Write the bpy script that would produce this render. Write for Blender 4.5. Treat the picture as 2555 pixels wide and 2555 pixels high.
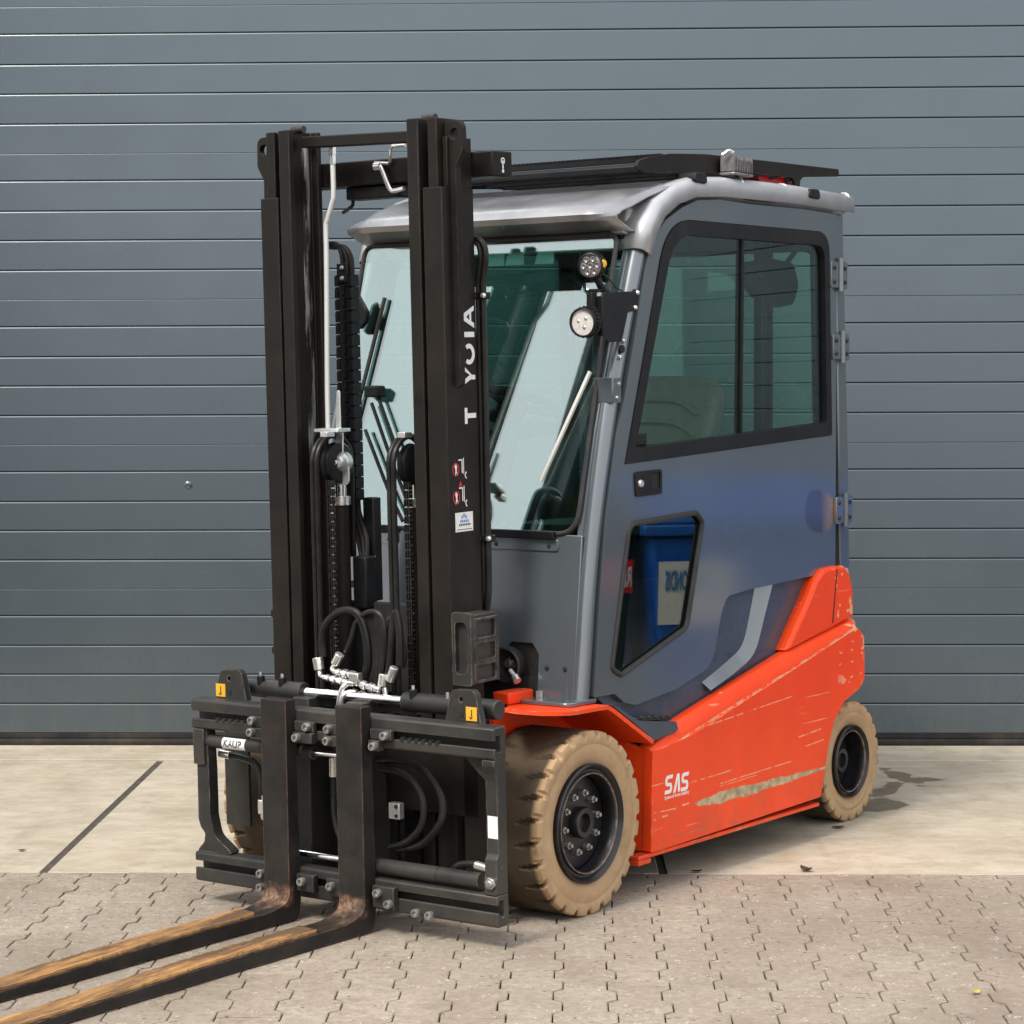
import bpy, bmesh, math, random
from mathutils import Vector, Matrix
from mathutils.geometry import tessellate_polygon
random.seed(7)
SC = bpy.context.scene
for o in list(bpy.data.objects):
    bpy.data.objects.remove(o)
COL = SC.collection
R = math.radians

# ------------------------------------------------------------------ camera
H, PITCH, ROLL, FPX = 1.6152, 0.0501, 0.0039, 5807.3
cam = bpy.data.cameras.new('camera')
cam.sensor_width = 36.0
cam.lens = FPX / 2555.0 * 36.0
cam.clip_start, cam.clip_end = 0.1, 2000.0
co = bpy.data.objects.new('camera', cam)
COL.objects.link(co)
_F = Vector((0, math.cos(PITCH), -math.sin(PITCH)))
_U0 = Vector((0, math.sin(PITCH), math.cos(PITCH)))
_R0 = Vector((1, 0, 0))
_RT = _R0 * math.cos(ROLL) - _U0 * math.sin(ROLL)
_UP = _U0 * math.cos(ROLL) + _R0 * math.sin(ROLL)
m = Matrix((( _RT.x, _UP.x, -_F.x, 0), (_RT.y, _UP.y, -_F.y, 0), (_RT.z, _UP.z, -_F.z, H), (0, 0, 0, 1)))
co.matrix_world = m
SC.camera = co

# ------------------------------------------------------------------ sky, sun, exposure
SUN_EL, SUN_AZ = R(50), R(218)          # azimuth clockwise from +Y
w = bpy.data.worlds.new('World')
SC.world = w
w.use_nodes = True
nt = w.node_tree
bg = nt.nodes['Background']
sky = nt.nodes.new('ShaderNodeTexSky')
sky.sky_type = 'NISHITA'
sky.sun_disc = False
sky.sun_elevation = SUN_EL
sky.sun_rotation = SUN_AZ
sky.air_density, sky.dust_density, sky.ozone_density = 1.0, 4.0, 1.0
mixs = nt.nodes.new('ShaderNodeMix')
mixs.data_type = 'RGBA'
mixs.inputs[0].default_value = 0.8      # overcast: cloud layer whitens the sky
mixs.inputs[7].default_value = (9.2, 9.3, 9.6, 1)
nt.links.new(sky.outputs[0], mixs.inputs[6])
nt.links.new(mixs.outputs[2], bg.inputs[0])
bg.inputs[1].default_value = 0.088
sl = bpy.data.lights.new('sun', 'SUN')
sl.energy = 1.5
sl.angle = R(14)
sl.color = (1.0, 0.95, 0.87)
so = bpy.data.objects.new('sun', sl)
COL.objects.link(so)
_sd = Vector((math.sin(SUN_AZ) * math.cos(SUN_EL), math.cos(SUN_AZ) * math.cos(SUN_EL), math.sin(SUN_EL)))
so.rotation_euler = (-_sd).to_track_quat('-Z', 'Y').to_euler()
so.location = _sd * 30
SC.view_settings.view_transform = 'Standard'
SC.view_settings.look = 'None'
SC.view_settings.exposure = 1.08
SC.view_settings.gamma = 1.0
SC.render.engine = 'CYCLES'
SC.cycles.use_denoising = True
SC.cycles.max_bounces = 14
SC.cycles.transparent_max_bounces = 24
SC.cycles.caustics_reflective = False
SC.cycles.caustics_refractive = False

# ------------------------------------------------------------------ node helpers
class N:
    def __init__(s, name, rough=0.5, metal=0.0, base=(0.5, 0.5, 0.5), spec=0.5):
        s.m = bpy.data.materials.new(name)
        s.m.use_nodes = True
        s.t = s.m.node_tree
        s.b = s.t.nodes['Principled BSDF']
        s.b.inputs['Roughness'].default_value = rough
        s.b.inputs['Metallic'].default_value = metal
        s.b.inputs['Base Color'].default_value = (*base, 1)
        s.b.inputs['Specular IOR Level'].default_value = spec
        s._c = None
    def n(s, ty, **kw):
        x = s.t.nodes.new('ShaderNode' + ty)
        for k, v in kw.items():
            setattr(x, k, v)
        return x
    def l(s, a, b):
        s.t.links.new(a, b)
    def coord(s):
        if s._c is None:
            s._c = s.n('TexCoord').outputs['Object']
        return s._c
    def world(s):
        return s.n('NewGeometry').outputs['Position']
    def mapv(s, v, scale=(1, 1, 1), rot=(0, 0, 0), loc=(0, 0, 0)):
        x = s.n('Mapping')
        x.inputs['Scale'].default_value = scale
        x.inputs['Rotation'].default_value = rot
        x.inputs['Location'].default_value = loc
        s.l(v, x.inputs[0])
        return x.outputs[0]
    def noise(s, scale, detail=4, rough=0.55, vec=None, dist=0.0):
        x = s.n('TexNoise')
        x.inputs['Scale'].default_value = scale
        x.inputs['Detail'].default_value = detail
        x.inputs['Roughness'].default_value = rough
        x.inputs['Distortion'].default_value = dist
        s.l(vec if vec is not None else s.coord(), x.inputs['Vector'])
        return x.outputs['Fac']
    def vor(s, scale, vec=None, feature='F1', out='Distance'):
        x = s.n('TexVoronoi')
        x.feature = feature
        x.inputs['Scale'].default_value = scale
        s.l(vec if vec is not None else s.coord(), x.inputs['Vector'])
        return x.outputs[out]
    def ramp(s, f, a, b, lo=0.0, hi=1.0):
        x = s.n('MapRange')
        x.inputs['From Min'].default_value = a
        x.inputs['From Max'].default_value = b
        x.inputs['To Min'].default_value = lo
        x.inputs['To Max'].default_value = hi
        s.l(f, x.inputs['Value'])
        return x.outputs[0]
    def math(s, op, a, b=None):
        x = s.n('Math', operation=op)
        for i, v in enumerate((a, b)):
            if v is None:
                continue
            if isinstance(v, (int, float)):
                x.inputs[i].default_value = v
            else:
                s.l(v, x.inputs[i])
        return x.outputs[0]
    def sep(s, v):
        x = s.n('SeparateXYZ')
        s.l(v, x.inputs[0])
        return x.outputs
    def mix(s, f, a, b, mode='MIX'):
        x = s.n('Mix', data_type='RGBA', blend_type=mode)
        if isinstance(f, (int, float)):
            x.inputs[0].default_value = f
        else:
            s.l(f, x.inputs[0])
        for i, v in ((6, a), (7, b)):
            if isinstance(v, tuple):
                x.inputs[i].default_value = (*v[:3], 1)
            else:
                s.l(v, x.inputs[i])
        return x.outputs[2]
    def edge(s, radius, lo, hi):
        bv = s.n('Bevel'); bv.samples = 4; bv.inputs['Radius'].default_value = radius
        ge = s.n('NewGeometry')
        dt = s.n('VectorMath', operation='DOT_PRODUCT')
        s.l(bv.outputs[0], dt.inputs[0]); s.l(ge.outputs['Normal'], dt.inputs[1])
        return s.ramp(s.math('SUBTRACT', 1.0, dt.outputs['Value']), lo, hi)
    def color(s, c):
        s.l(c, s.b.inputs['Base Color'])
        return s
    def rough(s, c):
        s.l(c, s.b.inputs['Roughness'])
        return s
    def bump(s, hgt, strength=0.3, dist=0.01):
        x = s.n('Bump')
        x.inputs['Strength'].default_value = strength
        x.inputs['Distance'].default_value = dist
        s.l(hgt, x.inputs['Height'])
        s.l(x.outputs[0], s.b.inputs['Normal'])
        return s

MATS = {}
def plain(name, base, rough=0.5, metal=0.0, var=0.15, nscale=18, bump=0.0, spec=0.5, dust=0.0):
    k = N(name, rough, metal, base, spec)
    f = k.noise(nscale, 5, 0.6)
    lo = tuple(c * (1 - var) for c in base)
    hi = tuple(min(1, c * (1 + var)) for c in base)
    c = k.mix(k.ramp(f, 0.3, 0.7), lo, hi)
    if dust:
        d = k.noise(4.5, 6, 0.65)
        c = k.mix(k.ramp(d, 0.45, 0.75, 0, dust), c, (0.20, 0.165, 0.12))
    k.color(c)
    k.rough(k.ramp(k.noise(nscale * 0.6, 3), 0.3, 0.7, max(0.03, rough - 0.08), min(1, rough + 0.1)))
    if bump:
        k.bump(k.noise(nscale * 12, 3), bump, 0.002)
    MATS[name] = k.m
    return k.m

def chipped(name, base, under, rough, scale=9.0, thr=0.66, metal=0.0, dust=0.0, spec=0.5, edge=True, edge_c=None):
    """paint with chips showing what lies under it, more along edges"""
    k = N(name, rough, metal, base, spec)
    f = k.noise(6, 5, 0.6)
    c = k.mix(k.ramp(f, 0.3, 0.7), tuple(x * 0.85 for x in base), tuple(x * 1.18 for x in base))
    if dust:
        c = k.mix(k.ramp(k.noise(3.2, 6, 0.7), 0.42, 0.75, 0, dust), c, (0.15, 0.12, 0.09))
    chips = k.noise(scale, 8, 0.72)
    mask = k.ramp(chips, thr, thr + 0.03)
    if edge:
        e = k.edge(0.005, 0.02, 0.12)
        e = k.math('MULTIPLY', e, k.ramp(k.noise(22, 6, 0.7), 0.44, 0.60))
        c = k.mix(e, c, edge_c or under)
    c = k.mix(mask, c, under)
    k.color(c)
    k.rough(k.ramp(k.noise(14, 4), 0.3, 0.7, max(0.05, rough - 0.1), rough + 0.12))
    k.bump(k.noise(160, 2), 0.05, 0.001)
    MATS[name] = k.m
    return k.m

# setting materials -------------------------------------------------
def mat_door():
    k = N('door_steel', 0.42, 0.0, spec=0.5)
    k.b.inputs['IOR'].default_value = 2.08
    k.b.inputs['Specular Tint'].default_value = (0.82, 0.94, 1.0, 1)
    P = k.world()
    big = k.noise(0.7, 4, 0.5, P)
    c = k.mix(k.ramp(big, 0.3, 0.7), (0.030, 0.043, 0.054), (0.036, 0.050, 0.062))
    fine = k.noise(9, 3, 0.6, k.mapv(P, (1, 1, 6)))
    c = k.mix(k.ramp(fine, 0.3, 0.8, 0, 0.25), c, (0.030, 0.043, 0.053))
    sz = k.sep(P)
    drt = k.math('MULTIPLY', k.ramp(sz[2], 0.5, 0.02), k.ramp(k.noise(14, 6, 0.7, k.mapv(P, (1, 1, 0.25))), 0.4, 0.75))
    c = k.mix(k.math('MULTIPLY', drt, 0.35), c, (0.09, 0.08, 0.065))
    k.color(c)
    k.rough(k.ramp(k.noise(3, 4, 0.5, P), 0.3, 0.7, 0.22, 0.29))
    h = k.math('ADD', k.math('MULTIPLY', k.noise(420, 2, 0.5, k.mapv(P, (0.35, 1, 1))), 0.5), k.math('MULTIPLY', k.noise(2.2, 2, 0.5, P), 3.0))
    k.bump(h, 0.12, 0.002)
    MATS['door_steel'] = k.m
mat_door()

def mat_concrete():
    k = N('concrete', 0.85, 0, spec=0.3)
    P = k.world()
    a = k.noise(1.3, 8, 0.68, k.mapv(P, (0.8, 1.1, 1)))
    c = k.mix(k.ramp(a, 0.28, 0.72), (0.39, 0.342, 0.258), (0.61, 0.545, 0.432))
    b = k.noise(6, 8, 0.72, k.mapv(P, (0.85, 1.1, 1)))
    c = k.mix(k.ramp(b, 0.40, 0.70, 0, 0.65), c, (0.29, 0.24, 0.165))
    s = k.noise(3.0, 6, 0.75, k.mapv(P, (0.7, 1.2, 1), loc=(3, 1, 0)))
    c = k.mix(k.ramp(s, 0.55, 0.72, 0, 0.5), c, (0.68, 0.61, 0.49))
    sp = k.noise(38, 5, 0.7, k.mapv(P, (0.6, 1, 1)))
    c = k.mix(k.ramp(sp, 0.58, 0.70, 0, 0.55), c, (0.19, 0.155, 0.115))
    tm = k.noise(1.2, 5, 0.6, k.mapv(P, (3.5, 0.5, 1), rot=(0, 0, 0.35)))
    c = k.mix(k.ramp(tm, 0.56, 0.74, 0, 0.45), c, (0.24, 0.20, 0.15))
    # rust coloured spots with outlines of their own
    ru = k.noise(2.1, 3, 0.5, k.mapv(P, (1, 1, 1), loc=(11, 4, 0)))
    c = k.mix(k.ramp(ru, 0.62, 0.78, 0, 0.4), c, (0.42, 0.28, 0.13))
    # damp patch beside the rear wheel
    xyz = k.sep(P)
    wob = k.math('MULTIPLY', k.math('SUBTRACT', k.noise(9, 5, 0.6, P), 0.5), 0.13)
    def blob(x0, y0, rx, ry, ang):
        dx = k.math('SUBTRACT', xyz[0], x0)
        dy = k.math('SUBTRACT', xyz[1], y0)
        ca, sa = math.cos(ang), math.sin(ang)
        u = k.math('DIVIDE', k.math('ADD', k.math('MULTIPLY', dx, ca), k.math('MULTIPLY', dy, sa)), rx)
        v = k.math('DIVIDE', k.math('SUBTRACT', k.math('MULTIPLY', dy, ca), k.math('MULTIPLY', dx, sa)), ry)
        d = k.math('SQRT', k.math('ADD', k.math('MULTIPLY', u, u), k.math('MULTIPLY', v, v)))
        return k.math('MULTIPLY', k.math('SUBTRACT', 1.0, d), min(rx, ry))
    m1 = blob(1.43, 9.08, 0.115, 0.16, -0.35)
    for args in ((1.53, 9.46, 0.17, 0.05, 1.15), (1.64, 9.76, 0.19, 0.05, 1.75), (1.72, 9.70, 0.10, 0.045, -0.3), (1.34, 9.2, 0.10, 0.12, 0.2)):
        m1 = k.math('MAXIMUM', m1, blob(*args))
    wet = k.ramp(k.math('ADD', m1, wob), -0.004, 0.006)
    c = k.mix(wet, c, k.mix(1.0, c, (0.40, 0.36, 0.31), 'MULTIPLY'))
    k.color(c)
    rr = k.math('SUBTRACT', k.ramp(b, 0.3, 0.7, 0.78, 0.92), k.math('MULTIPLY', wet, 0.35))
    k.rough(rr)
    h = k.math('ADD', k.noise(40, 6, 0.7, k.mapv(P, (0.5, 1.3, 1))), k.math('MULTIPLY', k.noise(220, 2, 0.5, P), 0.4))
    k.bump(h, 0.35, 0.004)
    MATS['concrete'] = k.m
mat_concrete()

def mat_paver(name='paver_concrete', stuff=False):
    k = N(name, 0.9, 0, spec=0.25)
    P = k.world()
    oi = k.n('ObjectInfo').outputs['Random']
    a = k.noise(1.1, 6, 0.65, P)
    c = k.mix(k.ramp(a, 0.32, 0.68), (0.27, 0.232, 0.185), (0.47, 0.41, 0.33))
    c = k.mix(k.ramp(oi, 0, 1, 0.0, 0.45), c, (0.33, 0.25, 0.205))
    g = k.noise(34, 8, 0.78, P)
    c = k.mix(k.ramp(g, 0.42, 0.66, 0, 0.75), c, (0.23, 0.186, 0.138))
    c = k.mix(k.ramp(k.noise(60, 5, 0.75, k.mapv(P, (1, 1, 1), loc=(3, 3, 3))), 0.58, 0.72, 0, 0.4), c, (0.54, 0.47, 0.39))
    v = k.vor(75, P)
    sp = k.math('MULTIPLY', k.ramp(v, 0.34, 0.20), k.ramp(k.noise(18, 2, 0.5, P), 0.57, 0.62))
    c = k.mix(k.math('MULTIPLY', sp, 0.75), c, (0.66, 0.60, 0.51))
    v3 = k.vor(48, k.mapv(P, (0.7, 1, 1), loc=(9, 2, 4)))
    sp3 = k.math('MULTIPLY', k.ramp(v3, 0.26, 0.14), k.ramp(k.noise(14, 2, 0.5, k.mapv(P, (1, 1, 1), loc=(1, 7, 0))), 0.54, 0.60))
    c = k.mix(k.math('MULTIPLY', sp3, 0.85), c, (0.06, 0.05, 0.04))
    st = k.noise(2.0, 7, 0.72, k.mapv(P, (1, 1, 1), loc=(2, 8, 3)))
    c = k.mix(k.ramp(st, 0.50, 0.72, 0, 0.6), c, (0.19, 0.145, 0.105))
    k.color(c)
    h = k.math('ADD', k.noise(190, 4, 0.7, P), k.math('MULTIPLY', v, -0.7))
    k.bump(h, 0.7, 0.004)
    MATS[name] = k.m
mat_paver()
plain('joint_sand', (0.050, 0.034, 0.022), 0.95, var=0.4, nscale=60, bump=0.4)
plain('yard_asphalt', (0.20, 0.18, 0.15), 0.9, var=0.3, nscale=8, bump=0.3)
plain('seal_rubber', (0.020, 0.019, 0.018), 0.7, var=0.3, nscale=12, dust=0.2, spec=0.25)
plain('stand_in_grey', (0.035, 0.040, 0.045), 0.6, var=0.15, nscale=3)
plain('joint_filler', (0.075, 0.062, 0.050), 0.85, var=0.5, nscale=25, bump=0.4)

# forklift materials -------------------------------------------------
chipped('mast_black', (0.0145, 0.0125, 0.0110), (0.22, 0.15, 0.10), 0.40, scale=7.0, thr=0.70, dust=0.08, spec=0.16, edge_c=(0.085, 0.068, 0.052))
chipped('carriage_black', (0.025, 0.026, 0.025), (0.16, 0.11, 0.075), 0.44, scale=9, thr=0.68, dust=0.30, spec=0.32, edge_c=(0.30, 0.25, 0.19))
plain('black_plastic', (0.007, 0.007, 0.008), 0.45, var=0.3, dust=0.04, spec=0.3)
plain('black_rubber', (0.016, 0.016, 0.016), 0.55, var=0.3, dust=0.06)
plain('hose_rubber', (0.012, 0.012, 0.0115), 0.38, var=0.4, dust=0.08, spec=0.3)
plain('dark_void', (0.010, 0.010, 0.010), 0.8, var=0.2, dust=0.1)
plain('zinc', (0.80, 0.79, 0.74), 0.26, 0.85, var=0.12, nscale=40)
plain('pipe_zinc', (0.70, 0.71, 0.68), 0.38, 0.15, var=0.05, nscale=6)
plain('galvanised', (0.66, 0.68, 0.66), 0.34, 0.75, var=0.12, nscale=60)
plain('chrome_rod', (0.86, 0.86, 0.85), 0.10, 1.0, var=0.06, nscale=30)
def mat_track():
    k = N('worn_track', 0.3, 0.7, spec=0.5)
    f = k.noise(30, 6, 0.7, k.mapv(k.coord(), (1, 1, 0.12)))
    k.color(k.mix(k.ramp(f, 0.50, 0.62), (0.04, 0.036, 0.03), (0.55, 0.53, 0.50)))
    MATS['worn_track'] = k.m
mat_track()
plain('bolt_dark', (0.05, 0.045, 0.04), 0.4, 0.6, var=0.4, nscale=60)
plain('bolt_steel', (0.42, 0.41, 0.39), 0.36, 0.8, var=0.3, nscale=80)
plain('white_vinyl', (0.78, 0.78, 0.76), 0.4, var=0.06, nscale=50)
plain('black_ink', (0.02, 0.02, 0.02), 0.5, var=0.1)
plain('blue_ink', (0.05, 0.22, 0.50), 0.5, var=0.1)
plain('red_ink', (0.62, 0.02, 0.03), 0.5, var=0.1)
plain('hook_yellow', (0.80, 0.42, 0.03), 0.5, var=0.1)
plain('amber', (0.75, 0.45, 0.02), 0.35, var=0.1)
plain('cab_liner', (0.66, 0.67, 0.62), 0.75, var=0.06)
plain('seat_vinyl', (0.27, 0.235, 0.20), 0.5, var=0.15, bump=0.15)
plain('roof_silver', (0.36, 0.36, 0.37), 0.32, 0.75, var=0.16, nscale=7)
plain('roof_trim_white', (0.46, 0.47, 0.48), 0.32, 0.3, var=0.10, nscale=9)
plain('lamp_clear', (0.26, 0.25, 0.25), 0.2, 0.4, var=0.3, nscale=60)
plain('rim_black', (0.007, 0.007, 0.009), 0.34, var=0.3, dust=0.05)
plain('beacon_red', (0.55, 0.015, 0.012), 0.3, var=0.1)
plain('bin_blue', (0.008, 0.095, 0.45), 0.35, var=0.12)
plain('bin_dark', (0.012, 0.03, 0.028), 0.4, var=0.2)
plain('leaf_brown', (0.05, 0.035, 0.02), 0.7, var=0.3)
plain('leaf_yellow', (0.62, 0.48, 0.03), 0.6, var=0.2)
plain('lamp_lens', (0.75, 0.72, 0.68), 0.12, 0.1, var=0.15, nscale=60)
plain('lamp_reflector', (0.82, 0.80, 0.78), 0.12, 0.95, var=0.05)
plain('tan_sticker', (0.55, 0.40, 0.24), 0.6, var=0.2)

def mat_cab():
    k = N('cab_paint', 0.34, 0.25, spec=0.5)
    c0 = k.coord()
    a = k.noise(2.2, 5, 0.6)
    c = k.mix(k.ramp(a, 0.3, 0.7), (0.088, 0.108, 0.120), (0.102, 0.124, 0.136))
    # thin pale scratches
    s1 = k.noise(60, 2, 0.5, k.mapv(c0, (0.03, 0.3, 1), rot=(0, R(12), 0)))
    k1 = k.math('MULTIPLY', k.ramp(s1, 0.74, 0.76), k.ramp(k.noise(2.5, 2), 0.60, 0.66))
    c = k.mix(k.math('MULTIPLY', k1, 0.5), c, (0.42, 0.43, 0.42))
    # rubbed patch beside the lowest hinge
    q = k.sep(c0)
    dx = k.math('DIVIDE', k.math('ADD', q[0], 1.585), 0.125)
    dz = k.math('DIVIDE', k.math('SUBTRACT', q[2], 1.185), 0.092)
    d = k.math('SQRT', k.math('ADD', k.math('MULTIPLY', dx, dx), k.math('MULTIPLY', dz, dz)))
    d = k.math('ADD', d, k.math('MULTIPLY', k.math('SUBTRACT', k.noise(7, 3), 0.5), 0.9))
    pm = k.ramp(d, 0.92, 0.80)
    pc = k.mix(k.ramp(q[0], -1.60, -1.66), (0.060, 0.060, 0.066), (0.26, 0.165, 0.095))
    c = k.mix(k.math('MULTIPLY', pm, 0.92), c, pc)
    k.color(c)
    k.rough(k.ramp(k.noise(5, 4), 0.3, 0.7, 0.27, 0.36))
    k.bump(k.math('ADD', k.noise(300, 2), k.math('MULTIPLY', k.noise(3, 2), 6.0)), 0.05, 0.001)
    k.b.inputs['Coat Weight'].default_value = 1.0
    k.b.inputs['Coat Roughness'].default_value = 0.12
    k.b.inputs['Coat IOR'].default_value = 1.75
    MATS['cab_paint'] = k.m
mat_cab()
chipped('cab_panel', (0.050, 0.066, 0.090), (0.24, 0.24, 0.23), 0.30, scale=5, thr=0.82, edge=False)

def mat_red(name='red_paint', marks=True):
    k = N(name, 0.36, 0.0, spec=0.32)
    c0 = k.coord()
    a = k.noise(3.0, 5, 0.6)
    c = k.mix(k.ramp(a, 0.3, 0.7), (0.76, 0.052, 0.007), (0.88, 0.068, 0.010))
    q = k.sep(c0)
    under = k.mix(k.ramp(k.noise(30, 4), 0.40, 0.68), (0.52, 0.42, 0.25), (0.26, 0.20, 0.12))
    # fine scratches, nearly level
    s1 = k.noise(95, 3, 0.55, k.mapv(c0, (0.022, 0.2, 1), rot=(0, R(3), 0)))
    m1 = k.math('MULTIPLY', k.ramp(s1, 0.665, 0.69), k.ramp(k.noise(3.2, 3, 0.5, k.mapv(c0, (0.6, 1, 1.5), loc=(4, 0, 1))), 0.52, 0.62))
    c = k.mix(k.math('MULTIPLY', m1, 0.75), c, (0.74, 0.42, 0.28))
    if marks:
        # the long scrape through the paint down to primer
        wob = k.math('MULTIPLY', k.math('SUBTRACT', k.noise(16, 8, 0.75, k.mapv(c0, (0.55, 1, 2.5))), 0.5), 0.05)
        dz = k.math('ABSOLUTE', k.math('SUBTRACT', q[2], 0.253))
        swell = k.math('MINIMUM', k.ramp(q[0], -0.62, -0.80), k.ramp(q[0], -1.62, -0.98))
        half = k.math('ADD', k.math('MULTIPLY', swell, 0.0165), k.math('ADD', wob, 0.002))
        band = k.ramp(k.math('SUBTRACT', half, dz), -0.001, 0.001)
        band = k.math('MULTIPLY', band, k.math('MULTIPLY', k.ramp(q[0], -0.63, -0.66), k.ramp(q[0], -1.70, -1.60)))
        c = k.mix(band, c, under)
        def seg(x0, z0, x1, z1, w_, col, amt):
            t_ = k.ramp(q[0], x0, x1)
            zc = k.ramp(q[0], x0, x1, z0, z1)
            d_ = k.math('ABSOLUTE', k.math('ADD', k.math('SUBTRACT', q[2], zc), k.math('MULTIPLY', wob, 0.06)))
            ins = k.math('MULTIPLY', k.ramp(t_, 0.0, 0.02), k.ramp(t_, 1.0, 0.98))
            br = k.ramp(k.noise(40, 4, 0.7, k.mapv(c0, (0.6, 1, 1))), 0.42, 0.52)
            return k.mix(k.math('MULTIPLY', k.math('MULTIPLY', k.ramp(d_, w_, w_ * 0.5), ins), k.math('MULTIPLY', br, amt * 0.75)), c, col)
        pale = (0.74, 0.45, 0.26)
        for a_ in ((-0.55, 0.480, -1.253, 0.628, 0.0045, (0.55, 0.45, 0.26), 0.95), (-1.253, 0.628, -1.80, 0.749, 0.0045, (0.50, 0.40, 0.24), 0.95),
                   (-0.72, 0.508, -1.34, 0.546, 0.0028, pale, 0.9), (-0.61, 0.330, -0.88, 0.336, 0.003, pale, 0.8), (-0.79, 0.300, -1.30, 0.312, 0.0028, pale, 0.8),
                   (-0.80, 0.291, -1.05, 0.296, 0.0022, pale, 0.7), (-1.33, 0.390, -1.52, 0.402, 0.0035, pale, 0.9), (-1.40, 0.352, -1.54, 0.360, 0.003, pale, 0.8),
                   (-0.38, 0.262, -0.52, 0.258, 0.003, pale, 0.9), (-0.38, 0.240, -0.47, 0.243, 0.004, pale, 0.9), (-0.38, 0.205, -0.43, 0.208, 0.003, pale, 0.9),
                   (-0.38, 0.160, -0.78, 0.172, 0.0025, (0.25, 0.10, 0.05), 0.9), (-0.55, 0.262, -0.60, 0.264, 0.004, (0.75, 0.66, 0.58), 0.9)):
            c = seg(*a_)
        # rubbed rear corner
        cor = k.ramp(k.math('ADD', q[0], k.math('MULTIPLY', k.math('SUBTRACT', k.noise(14, 6, 0.75), 0.5), 0.22)), -1.835, -1.862)
        c = k.mix(k.math('MULTIPLY', cor, k.ramp(k.noise(22, 4), 0.45, 0.55)), c, (0.50, 0.42, 0.38))
        # blocky rub marks near the rear
        bl = k.math('MULTIPLY', k.ramp(k.noise(26, 2, 0.4, k.mapv(c0, (0.7, 1, 1.4))), 0.63, 0.66), k.math('MULTIPLY', k.ramp(q[0], -1.62, -1.70), k.ramp(q[2], 0.44, 0.48)))
        c = k.mix(k.math('MULTIPLY', bl, 0.8), c, (0.72, 0.40, 0.22))
    dirt = k.math('MULTIPLY', k.ramp(q[2], 0.30, 0.12), k.ramp(k.noise(8, 6, 0.7), 0.42, 0.68))
    c = k.mix(k.math('MULTIPLY', dirt, 0.45), c, (0.20, 0.09, 0.05))
    g = k.edge(0.006, 0.02, 0.10)
    g = k.math('MULTIPLY', g, k.ramp(k.noise(20, 6, 0.72), 0.50, 0.60))
    c = k.mix(g, c, under)
    k.color(c)
    k.rough(k.ramp(k.noise(9, 4), 0.3, 0.7, 0.30, 0.45))
    k.bump(k.math('ADD', k.noise(240, 2), k.math('MULTIPLY', k.noise(4, 2), 5.0)), 0.06, 0.001)
    MATS[name] = k.m
mat_red()

def mat_tyre():
    k = N('tyre_tan', 0.8, 0, spec=0.3)
    c0 = k.coord()
    q = k.sep(c0)                         # local: wheel axis = y, centre at origin
    rr = k.math('SQRT', k.math('ADD', k.math('MULTIPLY', q[0], q[0]), k.math('MULTIPLY', q[2], q[2])))
    c = k.mix(k.ramp(k.noise(7, 6, 0.65), 0.3, 0.7), (0.36, 0.235, 0.125), (0.48, 0.33, 0.19))
    c = k.mix(k.ramp(k.noise(3, 5, 0.7), 0.48, 0.72, 0, 0.5), c, (0.22, 0.145, 0.075))
    c = k.mix(k.ramp(k.noise(11, 7, 0.75), 0.60, 0.70, 0, 0.6), c, (0.085, 0.060, 0.038))
    # running surface soiled by the road: inboard of the shoulder
    tread = k.math('MULTIPLY', k.ramp(q[1], -0.008, -0.040), k.ramp(rr, 0.205, 0.218))
    tread = k.math('ADD', tread, k.math('MULTIPLY', k.math('SUBTRACT', k.noise(16, 5, 0.6), 0.5), 0.35))
    soil = k.mix(k.ramp(k.noise(12, 6, 0.7), 0.3, 0.7), (0.026, 0.019, 0.012), (0.060, 0.044, 0.028))
    c = k.mix(k.ramp(tread, 0.25, 0.75, 0, 0.92), c, soil)
    k.color(c)
    k.bump(k.math('ADD', k.noise(90, 5, 0.7), k.math('MULTIPLY', k.noise(14, 4), 2.5)), 0.25, 0.003)
    MATS['tyre_tan'] = k.m
mat_tyre()

def mat_fork():
    k = N('fork_steel', 0.5, 0.0, spec=0.2)
    c0 = k.coord()
    q = k.sep(c0)
    c = k.mix(k.ramp(k.noise(9, 6, 0.65), 0.3, 0.7), (0.013, 0.0125, 0.012), (0.030, 0.026, 0.023))
    c = k.mix(k.ramp(k.noise(4, 6, 0.7), 0.52, 0.78, 0, 0.3), c, (0.11, 0.07, 0.042))
    # rust and bare metal at the heel
    hz = k.math('ADD', q[2], k.math('MULTIPLY', k.math('SUBTRACT', k.noise(26, 4), 0.5), 0.03))
    heel = k.math('MULTIPLY', k.ramp(hz, 0.118, 0.104), k.ramp(hz, 0.048, 0.060))
    heel = k.math('MULTIPLY', heel, k.ramp(q[0], 0.585, 0.605))
    rust = k.mix(k.ramp(k.noise(60, 4, 0.7), 0.4, 0.62), (0.13, 0.055, 0.03), (0.28, 0.19, 0.13))
    c = k.mix(k.math('MULTIPLY', heel, k.ramp(k.noise(18, 4, 0.6), 0.40, 0.60, 0.15, 0.9)), c, rust)
    k.color(c)
    c = k.mix(k.math('MULTIPLY', k.edge(0.006, 0.02, 0.12), k.ramp(k.noise(20, 6, 0.7), 0.40, 0.58)), c, (0.20, 0.11, 0.065))
    k.color(c)
    k.rough(k.ramp(k.noise(12, 5), 0.3, 0.7, 0.38, 0.62))
    k.bump(k.noise(120, 5, 0.7), 0.2, 0.002)
    MATS['fork_steel'] = k.m
mat_fork()

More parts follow.
